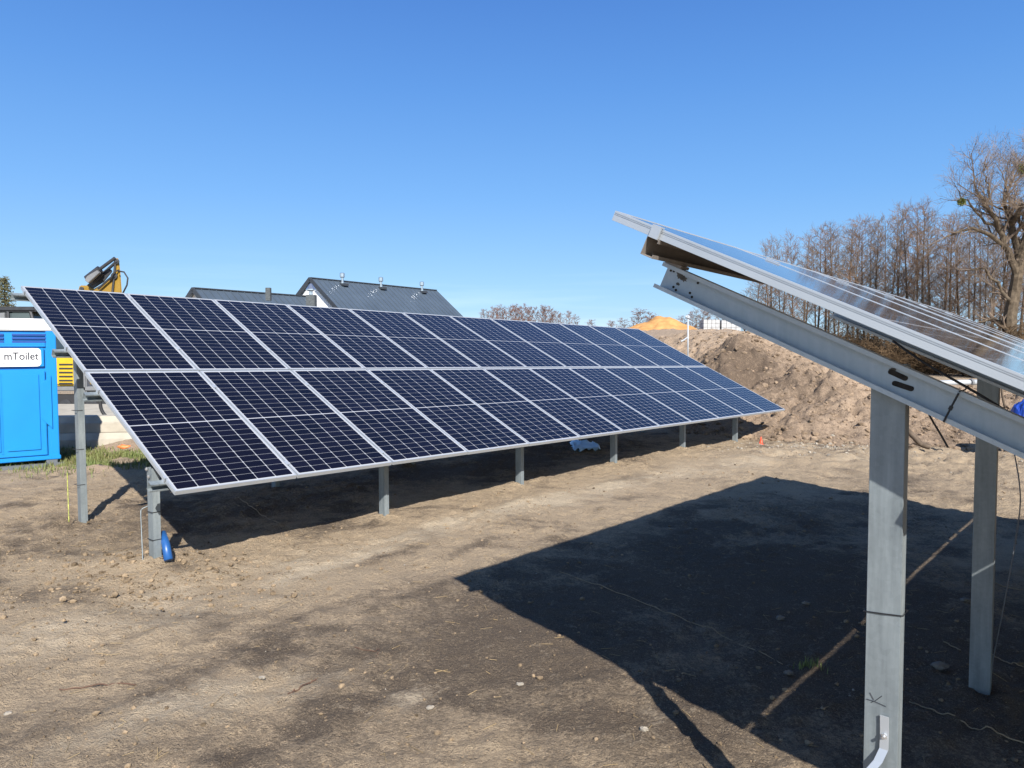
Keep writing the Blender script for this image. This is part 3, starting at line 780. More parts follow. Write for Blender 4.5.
ground_line([(355, 652), (380, 655), (376, 662)], 'root', 'curled dark root on the soil left of the big shadow', 0.003, M['root'], 'root')

# bits of straw
pts = MB()
for k in range(700):
    x = rng.uniform(-4, 4); y = rng.uniform(1.8, 8); w = rng.uniform(0, 6.28); l = rng.uniform(.02, .09); z = soil_z(x, y) + .004
    x2, y2 = x + l * math.cos(w), y + l * math.sin(w)
    pts.tube([(x, y, z), (x2, y2, soil_z(x2, y2) + .008)], 0.0013, 3, False)
tag(pts.build('straw_litter', M['straw']), 'short straws and stalks littering the soil', 'litter', kind='stuff')

# stones one can point at
stones = [(940, 674, .045, 'rounded dark stone left of the second near post foot', 'stone'), (981, 694, .035, 'flat stone at the foot of the second near post', 'stone'), (520, 683, .020, 'small pale stone in the sunlit soil below the shadow tip', 'pale'),
          (644, 737, .022, 'pale stone at the bottom beside the beam shadow', 'pale'), (780, 622, .030, 'grey stone in the middle of the big shadow', 'stone'), (806, 608, .028, 'grey stone in the big shadow near the nearest post', 'stone'),
          (788, 678, .028, 'dim stone in the shade by the light strip', 'stone'), (965, 605, .035, 'stone in the shade beside the second near post', 'stone'), (8, 712, .02, 'small white stone at the lower left edge', 'pale'),
          (387, 491, .0, '', ''), (262, 683, .018, 'pale lump of mortar in the tan soil at lower left', 'pale'), (430, 709, .02, 'small buff stone in the foreground middle', 'pale')]
for k, (px, py, r, lab, kind) in enumerate(stones):
    if r == 0: continue
    g = G(px, py); z = soil_z(g[0], g[1])
    o = MB().blob((0, 0, 0), (r * 1.0, r * .8, r * .5), seed=50 + k, rough=.22, sub=2).build('stone', M['stone'] if kind == 'stone' else M['pale_stone'])
    o.location = (float(g[0]), float(g[1]), z + r * .3); tag(o, lab, 'stone')

# grass strip by the toilet and tuft in the shadow
gm = MB()
def blade(x, y, hgt, wd):
    z = soil_z(x, y); w = random.random() * 6.28; lean = random.uniform(.1, .7) * hgt
    dx, dy = math.cos(w), math.sin(w); px_, py_ = -dy * wd, dx * wd
    gm.add([(x - px_, y - py_, z - .01), (x + px_, y + py_, z - .01), (x + dx * lean * .4 + px_ * .7, y + dy * lean * .4 + py_ * .7, z + hgt * .6), (x + dx * lean * .4 - px_ * .7, y + dy * lean * .4 - py_ * .7, z + hgt * .6), (x + dx * lean, y + dy * lean, z + hgt)], [(0, 1, 2, 3), (3, 2, 4)])
for k in range(9000):
    t = random.random(); px = -60 + 230 * t; py = 463 + random.gauss(0, 5.5) - 6 * t
    g = G(px, py)
    if fbm(np.array([g[0] * 2.0]), np.array([g[1] * 2.0]), 3, 77)[0] < 0.43: continue
    blade(g[0], g[1], random.uniform(.03, .10), .006)
for px, py, n_ in ((810, 671, 60),):
    g = G(px, py)
    for k in range(n_): blade(g[0] + random.gauss(0, .04), g[1] + random.gauss(0, .03), random.uniform(.02, .06), .003)
tag(gm.build('grass', M['grass']), 'thin strip of short green grass in front of the toilet', 'grass', kind='stuff')

# ------------------------------------------------------------------ portable toilet
TD = 10.3
tb = G(58, 466); TD = tb[1]
sc = TD / F_PX
tz = soil_z(tb[0] - .6, TD + .3)
x1 = P(58, 400, TD)[0]; x0 = x1 - 1.12
tx = lambda q: x1 + (q - 58) * sc * 0.84
toilet = thing('portable_toilet', (x1, TD, tz), 'bright blue portable toilet with white roof and sign at left', 'portable toilet')
def ty(py): return P(58, py, TD)[2]
zt, zb = ty(331), tz + .10
body = MB().abox((x0, TD + .03, zb), (x1, TD + 1.15, zt))
for a, b in ((x0, x0 + .13), (x1 - .13, x1)): body.abox((a + .002, TD - .004, zb + .002), (b - .002, TD + .028, zt - .002))     # corner posts
body.abox((x0 + .131, TD - .002, zt - .20), (x1 - .131, TD + .027, zt - .17))
body.abox((x0 + .131, TD + .0, ty(343.5)), (x1 - .131, TD + .027, ty(347)))
body.build('body', M['toilet_blue'], toilet, bevel=.008)
ft = MB(); ft.abox((x0 - .02, TD - .03, zb), (x1 + .012, TD + .03, zb + .06)); ft.build('base_flange', M['toilet_blue'], toilet, bevel=.008)
sk = MB()
for dx in (.05, .95): sk.abox((x0 + dx, TD - .02, tz - .05), (x0 + dx + .14, TD + 1.15, zb - .001))
sk.abox((x0 - .03, TD - .04, tz - .06), (x1 + .05, TD + .02, tz + .05)); sk.build('skid', M['skid'], toilet, bevel=.004)
door = MB()
dl, dr = x0 + .15, x1 - .15
door.abox((dl, TD - .016, zb + .07), (dr, TD + .026, ty(370)))
door.abox((dl + .004, TD - .015, ty(366.5)), (dr - .004, TD + .026, ty(348)))
dob = door.build('door', M['toilet_blue'], toilet, bevel=.008)
pn = MB()
xa = tx(7); xb = tx(41)
pn.abox((xa - .07, TD - .022, zb + .12), (xa - .045, TD - .017, ty(372.5)))
pn.abox((dl + .03, TD - .032, zb + .16), (xa - .075, TD - .0165, ty(374)))
pn.abox((xa + .0, TD - .034, zb + .16), (xb - .02, TD - .0165, ty(374)))
pn.prism([(xb - .0, TD - .0165, ty(384)), (tx(54) - .03, TD - .0165, ty(375)), (tx(54) - .03, TD - .0165, ty(428)), (xb - .0, TD - .0165, ty(418))], (0, -.014, 0))
pn.build('raised_panel', M['toilet_blue'], dob, bevel=.006)
sl = MB()
for a, b in ((tx(15), tx(51)), (x0 + .16, tx(7))):
    for yy in (334.5, 338, 341.5): sl.abox((a, TD + .004, ty(yy + 1.3)), (b, TD + .0285, ty(yy - .6)))
sl.build('vent_slot', M['toilet_slot'], toilet)
rf = MB()
z_r0, z_r1, z_r2 = zt + .003, ty(325), ty(319)
e = .02
ring = lambda ins, z: [(x0 - e + ins, TD - e + ins, z), (x1 + e - ins, TD - e + ins, z), (x1 + e - ins, TD + 1.17 - ins, z), (x0 - e + ins, TD + 1.17 - ins, z)]
vs = ring(0, z_r0) + ring(.0, z_r1) + ring(.10, z_r2) + ring(.35, z_r2 + .012)
fs = [(3, 2, 1, 0)] + [(4 * k + i, 4 * k + (i + 1) % 4, 4 * k + 4 + (i + 1) % 4, 4 * k + 4 + i) for k in range(3) for i in range(4)] + [(12, 13, 14, 15)]
rf.add(vs, fs); rf.build('roof', M['toilet_roof'], toilet, bevel=.015)
# sign
sx0, sx1, sz0, sz1 = tx(-13), tx(42.5), ty(366), ty(348.2)
sg = MB(); rr_ = .05; pts_ = []
for cx_, cz_, a0 in ((sx1 - rr_, sz1 - rr_, 0), (sx0 + rr_, sz1 - rr_, 90), (sx0 + rr_, sz0 + rr_, 180), (sx1 - rr_, sz0 + rr_, 270)):
    for k in range(6): w = R(a0 + 18 * k); pts_.append((cx_ + rr_ * math.cos(w), TD - .017, cz_ + rr_ * math.sin(w)))
sg.prism(pts_, (0, -.004, 0)); sign = sg.build('sign', M['white'], toilet)
def text(body_, name, x, z, size, mat, parent, width=None, y=None):
    cu = bpy.data.curves.new(name, 'FONT'); cu.body = body_; cu.size = size; cu.extrude = .0006; cu.offset = size * 0.02
    to = bpy.data.objects.new(name + '_tmp', cu); C.objects.link(to)
    dg = bpy.context.evaluated_depsgraph_get(); dg.update()
    me = bpy.data.meshes.new_from_object(to.evaluated_get(dg)); bpy.data.objects.remove(to)
    xs = [v.co.x for v in me.vertices]; k = (width / (max(xs) - min(xs))) if width else 1; m0 = min(xs)
    o_ = origin_of(parent)
    for v in me.vertices: v.co = Vector((x + (v.co.x - m0) * k - o_[0], (y if y is not None else TD - .0222) - v.co.z - o_[1], z + v.co.y - o_[2]))
    me.materials.clear(); me.materials.append(mat)
    o = bpy.data.objects.new(name, me); C.objects.link(o); o.parent = parent; return o
text('mToilet', 'lettering', tx(7), ty(359.3), .150, M['ink'], sign, width=tx(40.2) - tx(7))
text('00 00', 'lettering', tx(0), ty(364), .036, M['ink'], sign, width=tx(8.5) - tx(0))
text('www.mtoilet.pl', 'lettering', tx(12), ty(364), .036, M['ink_blue'], sign, width=tx(38.5) - tx(12))

toilet.rotation_euler.z = R(35)

# ------------------------------------------------------------------ excavator behind the far table
XD = 20.0
ex_ = thing('excavator', (*P(70, 412, XD)[:2], soil_z(P(70, 412, XD)[0], XD)), 'yellow excavator behind the panels with its arm folded up', 'excavator')
def px3(lst, D): return [P(a, b, D) for a, b in lst]
MB().prism(px3([(-18, 350), (76, 350), (76, 386), (-18, 386)], XD), (0, 2.0, 0)).build('engine_body', M['yellow_hi'], ex_, bevel=.05)
lv = MB()
for yy in (364.5, 368.5, 372.5, 376.5, 380.5, 383.5): lv.prism(px3([(59, yy - .8), (72.5, yy - .8), (72.5, yy + .8), (59, yy + .8)], XD - .012), (0, .01, 0))
lv.build('vent_grille', M['rubber'], ex_)
MB().prism(px3([(76.6, 352), (86, 352), (86, 396), (76.6, 396)], XD), (0, .9, 0)).build('boom_foot', M['grey_paint'], ex_, bevel=.03)
MB().prism(px3([(84, 365), (92, 372), (92, 384), (87, 386)], XD + .2), (0, .3, 0)).build('yellow_bracket', M['yellow'], ex_, bevel=.02)
MB().prism(px3([(-18, 386.6), (100, 386.6), (100, 391), (-18, 391)], XD), (0, 1.9, 0)).build('turntable_deck', M['grey_paint'], ex_, bevel=.02)
for dy in (0.0, 1.6):
    tr = MB(); pl = []
    cz1 = 404
    for k in range(9): w = R(90 + 180 * k / 8); pl.append((36 + 9 * math.cos(w), cz1 - 9 * math.sin(w)))
    for k in range(9): w = R(-90 + 180 * k / 8); pl.append((112 + 9 * math.cos(w), cz1 - 9 * math.sin(w)))
    tr.prism(px3(pl, XD - .15 + dy), (0, .45, 0)); t_o = tr.build('track', M['rubber'], ex_, bevel=.02)
    wh = MB()
    for cx_ in (40, 53, 66, 79, 92, 108): wh.lathe(P(cx_, 405, XD - .16 + dy), [(.16, 0), (.16, .03), (.08, .035), (.08, .05)], 14, (0, -1, 0))
    wh.build('track_roller', M['dark_steel'], t_o)
cb = MB(); cb.prism(px3([(-16, 312), (30, 312), (40, 349), (-16, 349)], XD + .1), (0, 1.3, 0)); cab = cb.build('cab', M['glass'], ex_, bevel=.03)
MB().prism(px3([(-18, 306.5), (33, 306.5), (37, 311.4), (-18, 311.4)], XD), (0, 1.5, 0)).build('cab_roof', M['dark_steel'], ex_, bevel=.04)
pi_ = MB()
for a, b in (((8, 311), (9, 350)), ((30.5, 311), (41, 350)), ((-15, 311), (-15, 350))):
    pi_ = MB(); pi_.tube([P(a[0], a[1], XD + .08), P(b[0], b[1], XD + .08)], .045, 6); pi_.build('cab_pillar', M['dark_steel'], ex_)
MB().prism(px3([(-2, 313), (4.5, 312.5), (4.5, 319), (-2, 319)], XD - .05), (0, .1, 0)).build('mirror', M['grey_paint'], ex_, bevel=.01)
BD = XD + .5
sl_ = P(100, 280, BD + 1) - P(100, 280, BD); sl_ /= np.linalg.norm(sl_)
bm1 = MB(); bm1.prism(px3([(84, 360), (78, 291), (80, 285), (84, 286), (88, 285), (93, 289.5), (104, 283), (112, 275), (117, 285), (121, 300), (100, 320), (92, 360)], BD), sl_ * .36); boom = bm1.build('boom', M['yellow'], ex_, bevel=.03)
bm2 = MB(); bm2.prism(px3([(110, 296), (113, 280), (114.5, 268), (115, 258.5), (117, 257), (119, 260), (120.5, 273), (122, 294), (116, 300)], BD - .06), sl_ * .48); bm2.build('arm', M['yellow'], ex_, bevel=.03)
cy_ = MB(); cy_.tube([P(87, 279, BD - .15), P(100, 269, BD - .15)], .10, 12); cy_.tube([P(100, 269, BD - .15), P(115, 258, BD - .15)], .045, 10)
cy_.tube([P(92, 284, BD + .1), P(104, 273, BD + .1)], .085, 12); cy_.tube([P(104, 273, BD + .1), P(116, 262, BD + .1)], .04, 10)
MB().prism(px3([(86, 286), (97, 276), (108, 267.5), (113, 271), (104, 282), (93, 289)], BD + .05), sl_ * .2).build('pipe_bundle', M['dark_steel'], ex_, bevel=.02)
for q_, r_ in (((117, 261.5), .07), ((114.5, 276), .09), ((82, 289), .06)):
    MB().lathe(P(q_[0], q_[1], BD - .09), [(r_, 0), (r_, .03), (r_ * .5, .035), (r_ * .5, .06)], 14, (0, -1, 0)).build('pivot_pin', M['dark_steel'], ex_)
for pl_ in ([(98, 289), (108, 280), (112, 277)], [(112.5, 292), (113.6, 281), (115.2, 264)]):
    MB().tube([P(a, b, BD - .10) for a, b in pl_], .03, 6).build('grease_pipe', M['dark_steel'], ex_)
cy_.build('hydraulic_cylinder', M['dark_steel'], ex_, smooth=False)
MB().prism(px3([(84.5, 280), (87, 276), (97, 270), (99, 273), (88, 283)], BD - .3), (0, .12, 0)).build('cylinder_guard', M['grey_paint'], ex_, bevel=.01)
hs = MB(); hp = px3([(118, 271), (124, 272), (127.8, 278), (127, 285), (123, 293)], BD - .2); hs.tube(hp, .022, 8); hs.tube([P(110, 282, BD - .2), P(114, 272, BD - .2), P(119, 270, BD - .1)], .02, 8); hs.build('hose', M['rubber'], ex_, smooth=True)

# ------------------------------------------------------------------ concrete beams, rubble and small things at left
def beam(px0, px1, py0, py1, D, dep, label):
    a, b = P(px0, py1, D), P(px1, py0, D); z0, z1 = a[2], b[2]
    o = MB(); h_ = z1 - z0
    o.prism([(a[0], D, z0), (a[0], D + dep, z0), (a[0], D + dep, z1), (a[0], D + .10, z1), (a[0], D + .03, z1 - h_ * .35), (a[0], D, z1 - h_ * .4)], (b[0] - a[0], .25, 0))
    ob = o.build('concrete_beam', M['concrete'], offset=(a[0], D, z0), bevel=.01); ob.location = (float(a[0]), D, float(z0)); return tag(ob, label, 'concrete beam', 'precast concrete beams')
beam(44, 190, 434, 450, 12.4, .5, 'lower pale concrete beam lying on the soil by the toilet')
beam(40, 172, 417, 433.6, 12.55, .4, 'upper cream concrete beam stacked behind the leftmost post')
gp = P(110, 408, 14.6)
o = MB()
o.prism([P(30, 416, 14.0), P(200, 416, 14.0), P(200, 404, 16), P(30, 404, 16)], (0, 0, -.25)); ob = o.build('concrete_slab', M['concrete'], offset=gp); ob.location = [float(q) for q in gp]
tag(ob, 'pale flat concrete slab behind the stacked beams', 'slab')
curve_thing('hose_loop', [P(100, 395, 13.6), P(101, 408, 13.6), P(106, 416, 13.6), P(114, 418, 13.6), P(124, 414, 13.6)], .03, M['rubber'], 'black hose loop hanging over the concrete beams', 'hose')
def heap(name, cx_, cy2, rx, ry, hgt, mat, label, cat, seed, kind=None, n_=70, rough=.35, pw=1.0):
    xs = np.linspace(-1, 1, n_); XX, YY = np.meshgrid(xs, xs)
    d = np.sqrt(XX ** 2 + YY ** 2); x_ = cx_ + XX * rx; y_ = cy2 + YY * ry
    hz = np.clip(1 - d, -.15, 1) ** 1 if pw == 1 else np.sign(1 - d) * np.abs(np.clip(1 - d, -.15, 1)) ** pw
    hz = np.where(hz > .72, .72 + (hz - .72) * (1 - (hz - .72) * 1.4), hz)
    hz = hz * hgt * (1 + rough * (fbm(x_ * 2 + seed, y_ * 2, 4, seed) - .5)) + (fbm(x_ * 7, y_ * 7, 3, seed + 3) - .5) * .12 * rough * np.clip(1 - d, 0, 1) ** .3
    return x_, y_, hz, name, mat, label, cat
def put_heap(t, z0, dark=.2):
    x_, y_, hz, name, mat, label, cat = t
    o = grid_mesh(name, x_ - x_.mean(), y_ - y_.mean(), hz, mat, {'dark': np.full(x_.shape, dark), 'pale': np.full(x_.shape, .1)})
    o.location = (float(x_.mean()), float(y_.mean()), float(z0)); return tag(o, label, cat)
c_ = G(118, 452); put_heap(heap('soil_heap', c_[0] + .25, c_[1] + .6, 1.0, .55, .24, M['berm'], 'low heap of crumbly soil before the concrete beams', 'soil heap', 5), soil_z(c_[0], c_[1]) - .02)
c_ = G(92, 470); put_heap(heap('soil_lump', c_[0], c_[1] + .1, .5, .25, .09, M['berm'], 'pale soil lump beside the tall leftmost post', 'soil heap', 9), soil_z(c_[0], c_[1]) - .01, 0)
c_ = G(116, 455) + V3((.0, .25, .10)); ob = MB().blob((0, 0, 0), (.09, .05, .035), seed=3, rough=.4, sub=2).build('plastic_scrap', M['orange'], smooth=True); ob.location = [float(q) for q in c_]; tag(ob, 'crumpled orange scrap on the soil heap by the beams', 'scrap')
# film sheet under the far table
c_ = G(584, 448); fm = MB(); n_ = 10
for j in range(n_):
    for i in range(n_):
        a, b = (i / (n_ - 1) - .5), (j / (n_ - 1) - .5); e_ = 1 - .25 * random.random()
        x_, y_ = c_[0] + a * .5 * e_, c_[1] - .15 + b * 1.1 * e_ + a * .1; fm.v.append((x_, y_, soil_z(x_, y_) + .02 + random.random() * .05))
fm.f = [(j * n_ + i, j * n_ + i + 1, (j + 1) * n_ + i + 1, (j + 1) * n_ + i) for j in range(n_ - 1) for i in range(n_ - 1)]
ob = fm.build('plastic_film', M['film'], offset=c_, smooth=True); ob.location = [float(q) for q in c_]; tag(ob, 'crumpled pale blue plastic film on the soil under the far table', 'plastic film')
sm = ob.modifiers.new('thickness', 'SOLIDIFY'); sm.thickness = .004
# red marker cone
c_ = G(761, 444); c_[2] = bank_z(c_[0], c_[1]); cone = thing('marker_cone', c_, 'tiny red marker cone at the foot of the bank beyond the far table', 'cone')
MB().lathe(c_, [(.05, 0), (.05, .012), (.036, .016), (.022, .09), (.012, .13), (.012, .155)], 14).build('cone_body', M['red'], cone, smooth=True)
MB().abox(c_ + V3((-.06, -.06, -.01)), c_ + V3((.06, .06, .012))).build('cone_base', M['red'], cone)
# blue tarp
c_ = P(1030, 410, 12.6); tp = MB(); n_ = 14
for j in range(n_):
    for i in range(n_):
        a, b = i / (n_ - 1) - .5, j / (n_ - 1) - .5
        tp.v.append((c_[0] + a * .62, c_[1] + b * .6, c_[2] - .12 + .30 * max(0, 1 - (a * 2) ** 2 - (b * 2) ** 2) ** .6 + random.uniform(-.03, .03)))
tp.f = [(j * n_ + i, j * n_ + i + 1, (j + 1) * n_ + i + 1, (j + 1) * n_ + i) for j in range(n_ - 1) for i in range(n_ - 1)]
ob = tp.build('blue_tarp', M['tarp'], offset=c_); ob.location = [float(q) for q in c_]; tag(ob, 'crumpled dark blue tarp on the bank at the right edge', 'tarp')
# pipe lying beyond the bank
a_, b_ = P(938, 383, 26), P(985, 382, 26.5); pp = thing('drain_pipe', a_, 'pale plastic pipe lying on the ground below the wood', 'pipe')
MB().tube([a_, b_], .10, 12).build('pipe_wall', M['pvc'], pp, smooth=True); MB().tube([P(970, 382.3, 26.3), P(972, 382.2, 26.32)], .13, 12).build('socket', M['grey_paint'], pp)
# stick behind post two
curve_thing('stick', [P(1001, 372, 12), P(1003, 383, 12), P(1002, 392, 12), P(1005, 408, 12)], .018, M['bark'], 'dark crooked stick standing right of the second near post', 'stick')
curve_thing('root', [P(907, 430, 13.4), P(914, 437, 13.3), P(921, 444, 13.25), P(930, 447, 13.2)], .05, M['bark'], 'broken root end poking from the foot of the bank', 'root')
# white standpipe on the bank
PD = 19.6; c_ = P(688, 358, PD); pole = thing('standpipe', c_, 'slim white post with small head and side arm on the bank', 'post')
MB().tube([c_ + V3((0, 0, -.4)), P(688, 317, PD)], .021, 12).build('pipe', M['pvc'], pole, smooth=True)
MB().lathe(P(688, 318.5, PD), [(.026, 0), (.055, .01), (.055, .06), (.026, .085)], 14).build('cap', M['pvc'], pole)
ar = MB(); ar.tube([P(688, 337, PD), P(684, 340, PD), P(681, 341.5, PD)], .022, 8); ar.tube([P(688, 316, PD), P(685.5, 317, PD)], .03, 8); ar.build('arm', M['pvc'], pole)
# pallets of pale blocks on the bank top
for i, (pa, pb, lab) in enumerate(((703.5, 720, 'left pallet of pale grey paving blocks on top of the bank'), (721.5, 741, 'right pallet of pale grey paving blocks on top of the bank'))):
    D = 34; a, b = P(pa, 331, D), P(pb, 319.6 + i * .6, D); bl_ = thing('block_pallet', (a[0], D, a[2]), lab, 'pallet', 'pallets of blocks on the bank')
    rows = 3; hgt = (b[2] - a[2]) / rows; mb_ = MB()
    for r_i in range(rows):
        nb = 4; w = (b[0] - a[0]) / nb
        for k in range(nb): mb_.abox((a[0] + k * w + .008, D + .01 * random.random(), a[2] + r_i * hgt + .006), (a[0] + (k + 1) * w - .008, D + .8, a[2] + (r_i + 1) * hgt - .004))
    mb_.build('blocks', M['blocks'], bl_)
    MB().abox((a[0], D, a[2] - .16), (b[0], D + .8, a[2])).build('pallet_base', M['root'], bl_)
c_ = P(662, 340, 31); t = heap('sand_pile', c_[0] + .15, 32.0, 3.3, 3.0, 1.45, M['sand'], 'pointed pile of orange sand on the bank behind the panels', 'sand pile', 12, rough=.25, pw=1.05, n_=110)
put_heap(t, P(662, 319, 32)[2] - 1.22)

# ------------------------------------------------------------------ house
HP = V3((-15.0, 54.0, 0)); hu = V3((8.2, 12.0, 0)); hu /= np.linalg.norm(hu); hw = V3((hu[1], -hu[0], 0))   # hw: towards the camera side
house = thing('house', (HP[0], HP[1], .15), 'white house with dark standing seam roofs and three steel vents', 'house')
def gable(o, length, ridge, half, pitch, name, over=.22, wallmat='render_white', skip_left=False):
    o = o + hu * (over + .03); length = length - 2 * over
    drop = half * math.tan(pitch); eave = ridge - drop
    w = MB(); A = o; B = o + hu * length
    w.prism([A - hw * half + V3((0, 0, 0)), A + hw * half, A + hw * half + V3((0, 0, eave - .02)), A + V3((0, 0, ridge - .12)), A - hw * half + V3((0, 0, eave - .02))], hu * length)
    w.build('wall', M[wallmat], house)
    rf_ = MB(); ed = MB(); seam = MB()
    for sgn in (1, -1):
        a0 = A - hu * over + V3((0, 0, ridge)); e0 = a0 + hw * sgn * (half + over) - V3((0, 0, (half + over) * math.tan(pitch)))
        ln = length + 2 * over; nn = V3((0, 0, 1)) * math.cos(pitch) + hw * sgn * math.sin(pitch)
        rf_.prism([a0, e0, e0 - nn * .12, a0 - V3((0, 0, .12 / math.cos(pitch)))], hu * ln)
        nse = int(ln / .52)
        for k in range(nse + 1):
            s0 = a0 + hu * (ln * k / nse); s1 = e0 + hu * (ln * k / nse)
            seam.box((s0 + s1) / 2 + nn * .02, (s1 - s0, hu, nn), (np.linalg.norm(s1 - s0) / 2, .022, .025))
    r_o = rf_.build('roof', M['roof'], house); seam.build('seam', M['roof'], r_o)
    for sgn in (1, -1):
        a0 = A - hu * (over + .03) + V3((0, 0, ridge)); e0 = a0 + hw * sgn * (half + over) - V3((0, 0, (half + over) * math.tan(pitch)))
        ed.box((a0 + e0) / 2 - V3((0, 0, .06)), (e0 - a0, hu, np.cross(hu, e0 - a0)), (np.linalg.norm(e0 - a0) / 2, .03, .15))
    ed.build('verge', M['roof_edge'], r_o)
    MB().box(A + hu * (length / 2) + V3((0, 0, ridge + .03)), (hu, hw, (0, 0, 1)), (length / 2 + over, .12, .035)).build('ridge_cap', M['roof_edge'], r_o)
    return r_o
r_main = gable(HP, 14.4, P(312, 278, 54)[2], 4.6, R(39), 'main')
gable(HP - hu * 9.4, 9.0, P(190, 288.3, 46.3)[2], 3.6, R(39), 'wing', over=.22)
for px_ in (339.5, 378, 419):
    t = (px_ - 312) / (438 - 312); t = t * 54 / (54 * t + 66 * (1 - t)) if False else None
    # distance along the ridge for that photo column
    d = ray(px_, 300); A_ = np.array([[d[0], -hu[0]], [d[1], -hu[1]]]); s_, t_ = np.linalg.solve(A_, HP[:2] - hw[:2] * .0)
    c_ = HP + hu * t_ + hw * .35 + V3((0, 0, P(312, 278, 54)[2] - .30))
    vt = MB(); vt.lathe(c_, [(.14, -.1), (.14, .22), (.10, .24), (.10, .52), (.20, .58), (.20, .86), (.14, .9)], 14); vt.build('roof_vent', M['chrome'], house)
    MB().box(c_ + hw * .1 - V3((0, 0, .02)), (hu, hw, (0, 0, 1)), (.28, .3, .09)).build('vent_flashing', M['roof_edge'], house)
c_ = P(311.5, 303, 50.5); MB().abox((c_[0] - .30, c_[1] - .3, 3.0), (c_[0] + .30, c_[1] + .3, P(311, 295, 50.5)[2])).build('chimney', M['brickdark'], house)
c2 = P(311, 295, 50.5); cm = MB(); cm.lathe(c2, [(.12, 0), (.12, .25), (.34, .32), (.34, .40), (.10, .75), (.05, .8)], 14); cm.build('chimney_cap', M['chrome'], house)
c_ = P(268.5, 296, 47.4); MB().abox((c_[0] - .15, c_[1] - .15, c_[2] - .3), (c_[0] + .15, c_[1] + .15, P(268, 287.8, 47.4)[2])).build('vent_pipe', M['brickdark'], house)

# ------------------------------------------------------------------ trees
def branch_path(p, d, L, n, rnd, wob, upw):
    pts = [V3(p)]; d = V3(d) / np.linalg.norm(d)
    for k in range(n):
        d = d + V3((rnd.gauss(0, wob), rnd.gauss(0, wob), rnd.gauss(0, wob) + upw)); d /= np.linalg.norm(d)
        pts.append(pts[-1] + d * L / n)
    return pts
def perp(d, rnd):
    a = V3((rnd.gauss(0, 1), rnd.gauss(0, 1), rnd.gauss(0, 1))); a = a - d * (a @ d) / (d @ d); return a / np.linalg.norm(a)
def alder(seed, H=10.0, r0=.12, spread=1.0, clear=.22, nb=44, tk=1.0):
    rnd = random.Random(seed); tr = MB(); cr_ = MB()
    path = branch_path((0, 0, -.3), (rnd.gauss(0, .02), rnd.gauss(0, .02), 1), H + .3, 12, rnd, .010, .012)
    rad = [r0 * .86 * (1 - .92 * k / 12) for k in range(13)]; rad[0] *= 1.3
    tr.tube(path, rad, 7, False)
    for b in range(nb):
        t = clear + (1 - clear) * ((b + rnd.random()) / nb) ** .9; t = min(t, .985)
        k = t * 12; i = int(k); f = k - i; p = path[i] * (1 - f) + path[min(i + 1, 12)] * f
        w = b * 2.4 + rnd.gauss(0, .5); el = R(rnd.uniform(25, 58))
        L = spread * H * (.05 + .21 * (1 - t) ** .6) * rnd.uniform(.55, 1.15)
        d = V3((math.cos(w) * math.cos(el), math.sin(w) * math.cos(el), math.sin(el)))
        bp_ = branch_path(p, d, L, 4, rnd, .05, .02); rb = rad[i] * .26 + .006
        cr_.tube(bp_, [rb, rb * .75, rb * .55, rb * .4, .005], 4, False)
        nt = int(4 + L * 4.6)
        for s_ in range(nt):
            tt = .15 + .85 * (s_ + rnd.random()) / nt; kk = min(tt * 4, 3.999); ii = int(kk); q = bp_[ii] + (bp_[ii + 1] - bp_[ii]) * (kk - ii)
            dd = bp_[ii + 1] - bp_[ii]; dd /= np.linalg.norm(dd); d2 = dd * .8 + perp(dd, rnd) * .75 + V3((0, 0, .15)); l2 = L * .38 * rnd.uniform(.5, 1.2) * (1.1 - .5 * tt) + .12
            tp_ = branch_path(q, d2, l2, 2, rnd, .07, .02); cr_.tube(tp_, [.0085 * tk, .0065 * tk, .004 * tk], 3, False)
            for m_ in range(2 + int(l2 * 3)):
                kk = rnd.random() * 2; ii = min(int(kk), 1); q2 = tp_[ii] + (tp_[ii + 1] - tp_[ii]) * (kk - ii); d3 = (tp_[ii + 1] - tp_[ii]); d3 = d3 / np.linalg.norm(d3) + perp(d3, rnd) * .8
                cr_.tube([q2, q2 + d3 * rnd.uniform(.08, .30) + V3((0, 0, .02))], [.0055 * tk, .0035 * tk], 3, False)
    return tr, cr_
def mesh_of(mb, name, mat):
    me = bpy.data.meshes.new(name); me.from_pydata(mb.v, [], mb.f); me.update(); me.materials.append(mat); return me
def protos_of(specs, twig):
    out = []
    for sp_ in specs:
        a, b = alder(*sp_); out.append((mesh_of(a, 'trunk', M['bark']), mesh_of(b, 'crown', M[twig])))
    return out
PR = protos_of([(1, 10, .11, 1.0, .25, 46), (2, 10, .12, .85, .35, 40), (3, 10, .10, 1.15, .22, 44), (4, 10, .125, .9, .42, 36), (5, 10, .09, .75, .3, 40)], 'twig')
PRG = [(a, b.copy()) for a, b in PR]
for a, b in PRG: b.materials.clear(); b.materials.append(M['twig_grey'])
def place_tree(pr, x, y, H, label, group, name='bare_tree', wide=1.0, rot=None):
    z = float(base_z(x, y)) - .05
    t = thing(name, (x, y, z), label, 'tree', group); t.rotation_euler.z = random.random() * 6.28 if rot is None else rot
    t.scale = (H / 10 * wide, H / 10 * wide, H / 10)
    for nm, me in (('trunk', pr[0]), ('crown', pr[1])):
        o = bpy.data.objects.new(nm, me); C.objects.link(o); o.parent = t
    return t
topx = [700, 720, 745, 768, 785, 797, 812, 830, 845, 862, 878, 893, 908, 925, 940, 955, 975, 1000, 1040]
topy = [309, 303, 285, 240, 238, 229, 227, 226, 219, 217, 220, 214, 206, 203, 212, 214, 216, 214, 212]
k = 0; xpx = 699.0
